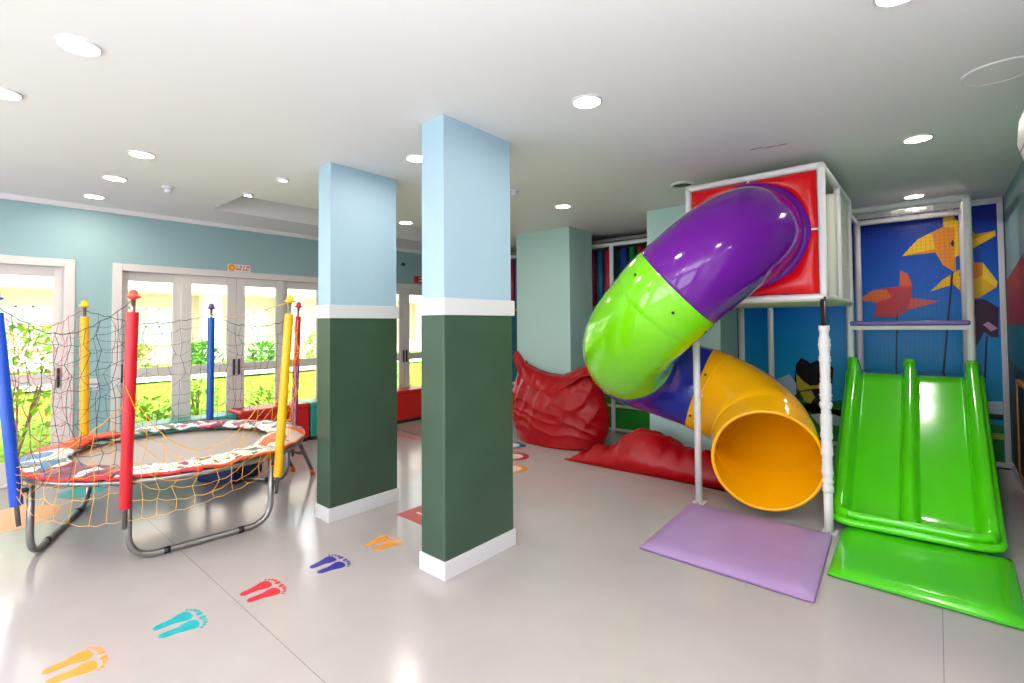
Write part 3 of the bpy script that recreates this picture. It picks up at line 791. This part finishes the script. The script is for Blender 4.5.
def slide_fn(u, v):
    """u across, v down: trough pair with a rim that runs round the foot"""
    hw = .488-.046*v; yc = .206-.041*v
    c = 1-2*u; c = math.copysign(abs(c)**.92, c)
    dy = hw*c; rr = .20
    over = max(0, abs(dy)-(hw-rr))
    tend = 1-(rr-math.sqrt(max(0, rr*rr-over*over)))/SL*1.0
    t = v*tend
    x, z = sl_path(t)
    tilt = -.03*c*max(0, (t-.7)/.3)          # right corner sits a little nearer the room
    dside = hw-abs(dy); dbot = (1-t)*SL
    corner = 0
    if over > 0 and dbot < rr: dside = rr-math.hypot(over, rr-dbot)
    d = max(0, min(dside, smin(dbot, dside+.2) if dbot < .3 else dside))
    hr = .145 if t < .6 else .145-.060*min(1, (t-.6)/.36)
    h = hr*(bumpf(d-.047, .050) if t < .7 else bumpf(d-.047+.014*(t-.7)/.3, .050+.012*(t-.7)/.3))
    ridge = .135 if t < .6 else .135-.085*min(1, (t-.6)/.36)
    wide = .040+.05*max(0, (t-.88)/.12)
    h = max(h, ridge*bumpf(abs(dy), wide))
    if d < .02: h = min(h, .02)
    return (x+tilt, yc+dy, z+h)
g = MB().grid(slide_fn, 120, 110)
g.build('slide_deck', M_slide, ds, smooth=True, solid=.024)
edge = [Vector(slide_fn(0, k/60))+Vector((0, 0, -.004)) for k in range(6, 60)]+[Vector(slide_fn(k/60, 1)) for k in range(0, 61)]+[Vector(slide_fn(1, k/60)) for k in range(59, 5, -1)]
MB().tube(edge, .026, 10).build('rolled_edge', M_slide, ds, smooth=True)
for y in (-.12, .45): MB().box(4.44, 4.52, y-.03, y+.03, 0, .07).build('support_foot', M_slide, ds, bevel=.01)
for y in (.645, .206, -.233):
    x = 6.14
    MB().tube([(x-.01, y, .95), (x-.01, y, 1.115), (x-.01, y, 1.15)], lambda t: .05 if t < .9 else .034, 12).build('rail_knob', M_slide, ds, smooth=True)

# ------------------------------------------------------------------ floor mats
def padmat(name, pts, z, m, label, cat='mat', under=None):
    t = thing(name, (sum(p[0] for p in pts)/4, sum(p[1] for p in pts)/4, 0), label, cat)
    n = 24
    def fn(u, v, top=True):
        a = Vector(pts[0]).lerp(Vector(pts[1]), u); b = Vector(pts[3]).lerp(Vector(pts[2]), u); p = a.lerp(b, v)
        e = min(u, 1-u, v, 1-v)
        h = z*(1-.55*math.exp(-e*28))+.0025*noise.noise(Vector((p.x*4, p.y*4, 1)))
        return (p.x, p.y, h)
    mb = MB().grid(fn, n, n)
    b = len(mb.v); w = n+1
    idx = [i for i in range(n)]+[n+j*w for j in range(n)]+[n*w+n-i for i in range(n)]+[(n-j)*w for j in range(n)]
    low = []
    for i in idx: p = mb.v[i]; low.append(len(mb.v)); mb.v.append((p[0], p[1], .004))
    for k in range(len(idx)):
        k2 = (k+1) % len(idx); mb.face((idx[k], idx[k2], low[k2], low[k]))
    mb.face(low)
    mb.build('vinyl_cover', m, t, auto=60)
    path = [Vector((mb.v[i][0], mb.v[i][1], .012)) for i in low]
    MB().tube(path, .007, 6, closed=True).build('piping', under or m, t, smooth=True)
    return t
padmat('floor_mat', [(3.108, 1.518), (4.125, 1.562), (4.155, .588), (3.104, .53)], .045, mat('lilac_vinyl', (168, 138, 188), .34, bump=(10, .10), vary=(6, .05)), 'lilac padded floor mat in front of the yellow tube mouth', under=mat('lilac_piping', (146, 112, 166), .4))
padmat('floor_mat', [(3.50, .515), (4.385, .54), (4.415, -.316), (3.487, -.30)], .05, mat('green_vinyl', (76, 204, 22), .22, coat=.3, bump=(10, .10)), 'bright green padded floor mat at the foot of the double slide', under=mat('green_piping', (50, 160, 16), .4))

# ------------------------------------------------------------------ mural on the right wall
MX = XR-.012
mu = thing('wall_mural', (XR, .6, 0), 'blue printed wall mural of folded-paper birds and a butterfly', 'mural')
def mural_sheet():
    m = bpy.data.materials.new('mural_print'); m.use_nodes = True
    nt = m.node_tree; b = nt.nodes['Principled BSDF']; b.inputs['Roughness'].default_value = .3; b.inputs['Specular IOR Level'].default_value = .2; b.inputs['Coat Weight'].default_value = .0
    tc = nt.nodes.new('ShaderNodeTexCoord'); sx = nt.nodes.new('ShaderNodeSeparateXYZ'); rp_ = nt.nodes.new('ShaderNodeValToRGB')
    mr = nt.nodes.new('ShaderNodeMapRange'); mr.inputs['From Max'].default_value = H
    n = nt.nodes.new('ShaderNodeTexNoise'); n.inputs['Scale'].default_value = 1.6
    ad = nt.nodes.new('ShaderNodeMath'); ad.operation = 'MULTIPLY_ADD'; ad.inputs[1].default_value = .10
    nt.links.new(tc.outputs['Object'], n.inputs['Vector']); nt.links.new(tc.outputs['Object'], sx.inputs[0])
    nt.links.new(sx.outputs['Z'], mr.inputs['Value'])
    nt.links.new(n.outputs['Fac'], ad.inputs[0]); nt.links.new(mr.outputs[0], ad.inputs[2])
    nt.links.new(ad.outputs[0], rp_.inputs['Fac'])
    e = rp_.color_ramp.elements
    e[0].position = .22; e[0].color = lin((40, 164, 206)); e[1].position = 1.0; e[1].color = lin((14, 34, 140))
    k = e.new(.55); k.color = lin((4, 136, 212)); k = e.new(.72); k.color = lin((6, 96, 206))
    nt.links.new(rp_.outputs['Color'], b.inputs['Base Color'])
    return m
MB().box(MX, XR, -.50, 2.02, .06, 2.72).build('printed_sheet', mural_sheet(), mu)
MB().box(MX-.01, XR, -.535, -.49, .07, 2.715).box(MX-.01, XR, -.535, 2.05, 2.715, 2.775).box(MX-.01, XR, -.535, 2.05, .02, .07).build('white_frame', M_white, mu, bevel=.004)
def art(name, polys, label):
    mb = MB(); mats = []
    for i, (pts, rgb) in enumerate(polys):
        mb.cur = i; mats.append(mat('ink_%d_%d_%d' % rgb, rgb, .3, spec=.2))
        d = MX-.0012*(i+1)
        mb.prism(pts, lambda p: (MX, p[0], p[1]), lambda p: (d, p[0], p[1]))
    return plabel(mb.build(name, mats, mu), label)
YL, OR, DY = (238, 190, 20), (226, 140, 20), (200, 150, 10)
art('printed_bird', [
 ([(.275,2.245),(.138,2.417),(-.077,2.531),(-.081,2.698),(-.16,2.71),(-.174,2.6),(-.167,2.022),(-.067,2.114),(-.008,2.259)], OR),
 ([(.275,2.245),(.138,2.417),(.02,2.48),(-.01,2.30)], YL),
 ([(-.077,2.531),(-.081,2.698),(-.16,2.71),(-.17,2.5)], YL),
 ([(-.171,2.601),(-.288,2.488),(-.326,2.415),(-.473,2.436),(-.477,2.383),(-.293,2.262),(-.161,2.188)], YL),
 ([(-.288,2.488),(-.326,2.415),(-.473,2.436),(-.30,2.36)], DY),
 ([(-.13,2.34),(-.15,2.38),(-.165,2.34),(-.15,2.30)], (40, 30, 40))], 'upper yellow folded-paper bird')
art('printed_bird', [
 ([(.044,1.835),(-.064,1.961),(-.147,2.024),(-.289,2.122),(-.376,2.114),(-.479,1.907),(-.468,1.854),(-.348,1.754),(-.26,1.744),(-.144,1.90)], YL),
 ([(-.18,2.0),(-.289,2.122),(-.376,2.114),(-.40,2.0),(-.28,1.93)], OR),
 ([(-.376,2.114),(-.479,1.907),(-.468,1.854),(-.37,1.95)], (246, 214, 60))], 'lower yellow folded-paper bird')
art('printed_bird', [
 ([(.693,1.759),(.539,1.881),(.306,1.907),(.295,2.086),(.224,2.038),(.194,1.90),(.206,1.769),(-.027,1.726),(.245,1.635),(.337,1.559),(.546,1.568),(.514,1.731)], (200, 54, 60)),
 ([(.693,1.759),(.539,1.881),(.421,1.875),(.377,1.785),(.514,1.731)], (234, 110, 44)),
 ([(.206,1.769),(-.027,1.726),(.245,1.635)], (224, 92, 70)),
 ([(.306,1.907),(.295,2.086),(.224,2.038),(.194,1.90)], (230, 96, 50))], 'red folded-paper bird')
art('printed_bird', [
 ([(-.25,1.735),(-.376,1.734),(-.48,1.643),(-.472,1.341),(-.423,1.34),(-.368,1.393),(-.307,1.245),(-.25,1.366)], (54, 18, 60)),
 ([(-.36,1.47),(-.40,1.50),(-.47,1.43),(-.42,1.40)], (190, 150, 200))], 'dark purple folded-paper bird')
art('printed_stick', [([(-.131,2.025),(-.147,2.024),(-.049,.922),(-.03,.921)], (24, 40, 70))], 'dark stick under the upper yellow bird')
art('printed_stick', [([(.34,1.594),(.325,1.593),(.348,.898),(.366,.896)], (30, 60, 90))], 'dark stick under the red bird')
art('printed_stick', [([(-.378,1.353),(-.394,1.353),(-.357,.70),(-.341,.70)], (24, 36, 60))], 'dark stick under the purple bird')
art('printed_meadow', [
 ([(1.99,.07),(1.99,.56),(.8,.44),(.1,.50),(-.485,.44),(-.485,.07)], (40, 130, 60)),
 ([(.0,.55),(-.485,.53),(-.485,.69),(.0,.64)], (190, 214, 224)),
 ([(.1,.50),(-.485,.50),(-.485,.555),(.0,.55)], (14, 40, 50)),
 ([(.0,.30),(-.485,.30),(-.485,.36),(.0,.37)], (170, 190, 90)),
 ([(1.557,.782),(1.422,.85),(1.347,.737),(1.349,.60),(1.48,.56),(1.60,.60)], (170, 190, 210)),
 ([(1.20,.36),(1.02,.42),(.86,.36),(.88,.27),(1.10,.24)], (176, 200, 204))], 'green meadow with pale clouds')
art('printed_butterfly', [
 ([(1.372,.75),(1.345,.98),(1.289,1.063),(1.22,1.03),(1.189,1.0),(1.114,1.041),(1.02,1.05),(.95,.95),(.96,.80),(1.02,.557),(1.175,.461),(1.274,.538)], (20, 16, 26)),
 ([(1.349,.869),(1.269,.772),(1.195,.719),(1.096,.741),(1.097,.698),(1.221,.674),(1.336,.635)], (196, 176, 40)),
 ([(1.31,.637),(1.184,.662),(1.148,.579),(1.199,.502),(1.262,.525)], (176, 170, 50))], 'black and yellow butterfly')
art('printed_leaf', [([(1.50,.60),(1.323,.621),(1.126,.50),(.885,.575),(.80,.45),(.89,.324),(1.128,.372),(1.404,.467)], (26, 104, 48)),
 ([(1.44,.62),(1.36,.70),(1.28,.64),(1.25,.55),(1.38,.53)], (16, 60, 34))], 'dark green leaves under the butterfly')

# ------------------------------------------------------------------ ball pit enclosure at the back
bp_ = thing('play_enclosure', (6.4, 3.9, 0), 'white pipe play enclosure with coloured rollers and green panels behind pale teal pillar', 'play enclosure')
EX = 6.2
for k, y in enumerate((2.60, 3.40, 4.20, 5.0, 5.5)):
    foam((EX, y, 0), (EX, y, 2.64), .03, .05, y, 'post', None, bp_)
for z in (2.62, .55, .37, .045):
    foam((EX, 2.5, z), (EX, 5.55, z), .022 if z < 1 else .03, .05, z, 'rail', M_cream if z < 1 else M_wpipe, bp_)
M_gpan = mat('green_panel_vinyl', (30, 140, 40), .4)
for y0, y1 in ((2.64, 3.37), (3.43, 4.17), (4.23, 4.97)):
    MB().box(EX+.01, EX+.04, y0, y1, .06, .35).build('lower_panel', M_gpan, bp_, bevel=.008)
    MB().box(EX+.01, EX+.04, y0, y1, .39, .53).build('upper_panel', M_gpan, bp_, bevel=.008)
for z in (1.75,): foam((EX, 2.5, z), (EX, 5.55, z), .022, .05, 3, 'rail', mat('olive_pipe', (176, 176, 90), .5), bp_)
rc = [(178, 24, 60), (20, 40, 130), (30, 90, 180), (20, 130, 50), (170, 30, 70), (20, 100, 150), (178, 24, 50), (30, 60, 150), (20, 120, 60), (160, 30, 50)]
yy = 5.30; k = 0
while yy > 2.55:
    if min(abs(yy-q) for q in (2.60, 3.40, 4.20, 5.0)) > .07:
        c = rc[(k+4) % len(rc)]
        plabel(MB().tube([(EX+.10, yy, 1.78), (EX+.10, yy, 2.56)], .055, 14).build('foam_roller', mat('roller_%d_%d_%d' % c, c, .4, coat=.2), bp_, smooth=True), 'coloured vertical foam roller')
        k += 1
    yy -= .128
flat_net((EX+.02, 2.55, .56), (0, 2.95, 0), (0, 0, 1.2), 60, 26, mat('teal_net_cord', (40, 110, 112), .5), bp_, .0025, 'net')
MB().box(EX-.02, XR-.02, 2.45, 5.6, 2.66, 2.70).build('roof_panel', mat('grey_roof_panel', (120, 116, 110), .6), bp_)

# ------------------------------------------------------------------ red beanbags
def ridged(p): return (1-abs(noise.noise(p))*2)**2
def beanbag_upright():
    t = thing('beanbag', (5.15, 3.68, 0), 'large red beanbag slumped upright against the pale teal pillar', 'beanbag')
    yc = 3.66
    def top(y):   # sagging mouth between two drawn-up corners
        pts = [(2.98, .86), (3.10, .98), (3.22, 1.0), (3.40, .92), (3.58, .85), (3.80, .86), (4.0, .90), (4.18, .97), (4.28, 1.10), (4.36, 1.16)]
        for (a, b), (c, d) in zip(pts, pts[1:]):
            if y <= c: f = max(0, (y-a)/(c-a)); return b+(d-b)*f
        return pts[-1][1]
    def fn(u, v):
        w = 2*PI*u; cy, sx = math.cos(w), math.sin(w)
        ysp = [.70, .73, .74, .74, .73, .71, .70][min(6, int(v*6.99))]
        s = v
        hy = .62+.13*math.sin(PI*min(1, s*1.15))**.8 - .06*s
        y = yc+hy*cy*(abs(cy)**-.15 if abs(cy) > 1e-3 else 1)
        T = top(min(4.36, max(2.98, y)))
        z = .01+T*s**.92
        dep = (.30*(1-s)**.35+.05*math.sin(PI*s))*(1-.10*abs(cy)**4)+.015
        xb = 5.24+.05*s
        front = 1 if sx < 0 else .28
        x = xb+dep*sx*front
        n_ = noise.noise(Vector((y*2.6, z*2.6, 2+sx)))*.040-ridged(Vector((y*5+z*1.6, z*1.5-y*.6, 1.2)))*.034*min(1, s*2)-ridged(Vector((y*3-z*3.5, z*6, 4)))*.020+noise.noise(Vector((y*14, z*9, 9)))*.007
        am = math.sin(PI*min(1, max(0.02, s)))**.5
        return (x+n_*am*(1.0 if sx < 0 else .3), y, max(.006, z+n_*.35*am))
    mb = MB().grid(fn, 220, 100, wrap=True)
    n0 = len(mb.v)
    mb.face([i for i in range(220)][::-1])
    mb.build('bag_body', M_redbag, t, smooth=True)
    # turned-over collar of the open mouth
    def col(u, v):
        y = 4.34-1.30*u; z = top(min(4.36, y)); fold = .17*math.sin(PI*u)**.7+.05
        a = v*fold
        bx = 5.25-(.02+.205*v**.62)*(.35+.65*math.sin(PI*min(1,max(0,u)))**.5)
        return (bx+.012*noise.noise(Vector((y*9, v*3, 1))), y, z+.012-a+.012*noise.noise(Vector((y*6, v*2, 7))))
    MB().grid(col, 60, 10).build('mouth_flap', M_redbag, t, smooth=True, solid=.008)
    return t
beanbag_upright()
def beanbag_flat():
    t = thing('beanbag', (4.85, 2.3, 0), 'flattened red beanbag lying on the floor behind the tube slide', 'beanbag')
    prof = [(3.14, .012), (2.95, .10), (2.80, .17), (2.68, .21), (2.58, .25), (2.48, .34), (2.36, .405), (2.22, .385), (2.05, .345), (1.86, .30), (1.68, .27), (1.55, .22), (1.42, .10), (1.36, .012)]
    def pk(y):
        for (a, b), (c, d) in zip(prof, prof[1:]):
            if y >= c: f = (a-y)/(a-c); f = f*f*(3-2*f); return b+(d-b)*max(0, min(1, f))
        return .01
    def fn(u, v):
        y = 3.14-1.78*u
        w = math.sin(PI*min(1, .06+u*.94))**.5
        x0 = 4.60+.085*u*1.4 - .0*w; x1 = 4.64+.56*min(1, w*1.05)
        if y > 2.9: x1 = min(x1, 4.62+.9*(3.16-y)+.04)
        x = x0+(x1-x0)*v
        bell = math.sin(PI*min(1, max(0, v**.75)))**.62
        h = pk(y)*bell
        n_ = noise.noise(Vector((x*4, y*4, 3)))*.05+noise.noise(Vector((x*9+y*5, y*9, 8)))*.028+noise.noise(Vector((x*22+y*6, y*14, 5)))*.010-ridged(Vector((x*5+y*3, y*3.2-x*2, 2)))*.09+.035
        return (x-.03*math.sin(PI*u)*(1-v)+n_*.3*bell, y, max(.004, h*(1+n_*1.6)+n_*.35*bell*(1 if pk(y) > .08 else .1)))
    mb = MB().grid(fn, 110, 50)
    w = 111
    low = [i for i in range(w)]+[j*w+110 for j in range(1, 51)]+[50*w+i for i in range(109, -1, -1)]+[j*w for j in range(49, 0, -1)]
    mb.face(low[::-1])
    mb.build('bag_body', M_redbag, t, smooth=True)
beanbag_flat()

# ------------------------------------------------------------------ wall air conditioner and framed board at the right edge
ac = thing('air_conditioner', (3.95, YR+.1, 2.3), 'white wall air conditioner cut by the right photo edge', 'air conditioner')
prof = [(YR, 2.26), (YR+.12, 2.25), (YR+.19, 2.30), (YR+.215, 2.40), (YR+.205, 2.53), (YR, 2.54)]
MB().prism(prof, lambda p: (3.0, p[0], p[1]), lambda p: (3.63, p[0], p[1])).build('housing', M_white, ac, bevel=.012, bseg=3)
MB().rbox((3.32, YR+.155, 2.278), (.56, .07, .008), rx=R(35)).build('louvre', M_black, ac, bevel=.002)
MB().rbox((3.32, YR+.206, 2.36), (.62, .004, .004)).build('panel_line', mat('grey_line', (150, 150, 150), .5), ac)
fb = thing('framed_board', (5.7, YR+.02, 0), 'wood-framed dark board low on the side wall at the right edge', 'board')
MB().box(5.1, 6.26, YR+.004, YR+.024, .16, .97).build('board_panel', mat('dark_board', (24, 42, 40), .45), fb)
f = MB().box(5.1, 6.3, YR+.004, YR+.034, .95, .99).box(5.1, 6.3, YR+.004, YR+.034, .13, .17).box(6.26, 6.3, YR+.004, YR+.034, .13, .99).box(5.06, 5.1, YR+.004, YR+.034, .13, .99)
f.build('wooden_frame', mat('varnished_pine', (196, 128, 66), .4, vary=(14, .2)), fb, bevel=.004)
struct(MB().box(2.75, XR, YR, YR+.012, 0, .08).build('baseboard_side', M_white, bevel=.003))

# ------------------------------------------------------------------ garden outside
M_lawn = mat('sunlit_lawn', (126, 158, 44), .9, spec=.1, vary=(5, .4), bump=(40, .5))
def gz(y): return -.06 + max(0, min(1, (y-7.6)/5))*.62
def lawn_fn(u, v):
    x, y = -14+40*u, 6.85+22*v
    return (x, y, gz(y)+.03*noise.noise(Vector((x*.8, y*.8, 0))))
gr = MB().grid(lawn_fn, 80, 60).build('lawn', M_lawn, smooth=True); tag(gr, 'sunlit lawn outside the garden doors', 'lawn', kind='structure')
def path_fn(u, v):
    x, y = -14+40*u, 11.4+1.3*v
    return (x, y, gz(y)+.045)
tag(MB().grid(path_fn, 60, 4).build('garden_path', mat('pale_paving', (232, 226, 216), .8), smooth=True), 'pale paved path across the garden', 'path', kind='structure')
struct(MB().box(-14, 26, 7.0, 7.06, -.06, .02).build('terrace_kerb', mat('kerb_stone', (214, 206, 196), .8)))
# building opposite
bd = thing('villa', (6, 16, .5), 'pale peach villa with white columns across the garden', 'building')
M_peach = mat('peach_render', (232, 204, 196), .8); M_bw = mat('white_render', (240, 236, 230), .8)
BY = 15.0
MB().box(-8, 18, BY, BY+.3, .3, 2.9).build('wall', M_peach, bd)
MB().box(-8.3, 18.3, BY-1.0, BY+.4, 2.35, 3.2).build('eaves', M_bw, bd, bevel=.02)
MB().prism([(BY-1.2, 3.2), (BY+3, 5.0), (BY+3, 3.2)], lambda p: (-8.5, p[0], p[1]), lambda p: (18.5, p[0], p[1])).build('roof', mat('terracotta_roof', (206, 150, 120), .8), bd)
for x in (-3.2, .2, 2.55, 4.75, 7.0, 9.4, 12.0, 15):
    MB().box(x-.22, x+.22, BY-.7, BY-.3, .4, 2.4).build('column', M_bw, bd, bevel=.02)
MB().box(-8, 18, BY-.05, BY, .3, .85).build('plinth_band', M_bw, bd)
M_pane = mat('dark_pane', (196, 202, 206), .2)
for x in (-1.6, 1.2, 3.55, 5.9, 8.0, 10.4):
    w = MB().box(x-.5, x+.5, BY-.06, BY, 1.1, 1.98).build('window_pane', M_pane, bd)
    f = MB()
    for q in (-.5, -.16, .12, .46): f.box(x+q, x+q+.05, BY-.1, BY-.02, 1.08, 2.0)
    for z in (1.06, 1.5, 1.96): f.box(x-.5, x+.51, BY-.1, BY-.02, z, z+.05)
    f.build('window_frame', M_bw, w)

def shrub(name, c, rad, h, n, m, label, leaf=.09, cat='shrub'):
    rnd = random.Random(int(c[0]*100+c[1]*37))
    t = thing(name, (c[0], c[1], c[2]), label, cat, 'garden shrubs outside the doors')
    mb = MB()
    for k in range(n):
        a, q = rnd.uniform(0, 2*PI), rnd.random()**.5
        z = rnd.random(); rr = rad*q*(1-.5*z*z)
        p = Vector((c[0]+rr*math.cos(a), c[1]+rr*math.sin(a), c[2]+.04+h*z))
        d = Vector((math.cos(a)+rnd.gauss(0, .5), math.sin(a)+rnd.gauss(0, .5), rnd.uniform(-.2, 1.2))).normalized()
        s = d.cross(Vector((0, 0, 1)))
        if s.length < .1: s = Vector((1, 0, 0))
        s.normalize(); L = leaf*rnd.uniform(.7, 1.5); w = L*.28
        b = len(mb.v); mid = p+d*L*.5+Vector((0, 0, .01))
        mb.v += [tuple(p), tuple(mid+s*w), tuple(p+d*L), tuple(mid-s*w)]
        mb.face((b, b+1, b+2, b+3))
    mb.build('foliage', m, t)
    st = MB()
    for k in range(4):
        a = rnd.uniform(0, 2*PI); st.tube([(c[0], c[1], c[2]), (c[0]+rad*.4*math.cos(a), c[1]+rad*.4*math.sin(a), c[2]+h*.7)], .012, 5)
    st.build('stem', mat('bark', (110, 90, 60), .8), t)
G1 = mat('yellow_green_leaves', (150, 190, 50), .6, vary=(8, .3)); G2 = mat('bright_green_leaves', (96, 160, 50), .6, vary=(8, .3)); G3 = mat('olive_leaves', (160, 168, 90), .6, vary=(8, .3))
SH = [((.6, 8.0), .62, 1.5, 650, G1, .10, 'tall yellow-green shrub outside the leftmost garden door'),
 ((-.9, 8.4), .55, 1.5, 600, G1, .10, 'loose yellow-green shrub at the left edge outside'),
 ((1.85, 7.9), .35, .55, 300, G1, .11, 'low leafy shrub outside behind the red trampoline pole'),
 ((2.62, 8.5), .35, .6, 260, G1, .10, 'low yellow-green shrub outside behind the blue trampoline pole'),
 ((4.0, 12.9), .5, .55, 500, G2, .14, 'spiky green shrub in front of the villa'),
 ((5.6, 13.0), .55, .5, 500, G2, .13, 'round green shrub in front of the trellised villa window'),
 ((2.75, 12.9), .45, .5, 400, G3, .12, 'olive shrub in front of the villa window'),
 ((7.2, 13.2), .6, .7, 400, G1, .13, 'yellow-green shrub near the villa column'),
 ((5.9, 8.2), .5, .8, 450, G1, .10, 'leafy shrub outside seen between the chalkboard pillars'),
 ((3.6, 8.3), .5, .42, 350, G1, .09, 'small low shrub outside above the red bench')]
for (x, y), r_, h_, n_, m_, lf_, lb in SH: shrub('shrub', (x, y, gz(y)-.02), r_, h_, n_, m_, lb, lf_)

# ------------------------------------------------------------------ light
w = bpy.data.worlds.new('sky'); scene.world = w; w.use_nodes = True
bg = w.node_tree.nodes['Background']; bg.inputs['Color'].default_value = (.93, .97, 1.0, 1); bg.inputs['Strength'].default_value = 6.0
sun = bpy.data.lights.new('sun', 'SUN'); sun.energy = 11; sun.angle = R(1.5); sun.color = (1, .97, .93)
so = bpy.data.objects.new('sun', sun); COL.objects.link(so); so.rotation_euler = (R(38), 0, R(-25))

fl = bpy.data.lights.new('bounce_fill', 'AREA'); fl.shape = 'DISK'; fl.size = .5; fl.energy = 190; fl.color = (.93, .94, 1)  # added fill behind the camera, aimed up to brighten the ceiling like bounced flash
fo = bpy.data.objects.new('bounce_fill', fl); COL.objects.link(fo); fo.location = (-.1, -.45, 1.55); fo.rotation_euler = (R(180), R(-20), 0)
scene.view_settings.view_transform = 'Standard'; scene.view_settings.look = 'None'
scene.view_settings.exposure = 0; scene.view_settings.gamma = 1; scene.view_settings.use_curve_mapping = False
scene.render.engine = 'CYCLES'
scene.cycles.max_bounces = 8; scene.cycles.diffuse_bounces = 5; scene.cycles.glossy_bounces = 4; scene.cycles.transparent_max_bounces = 12
scene.cycles.sample_clamp_indirect = 6; scene.cycles.caustics_reflective = False; scene.cycles.caustics_refractive = False
scene.cycles.use_denoising = True
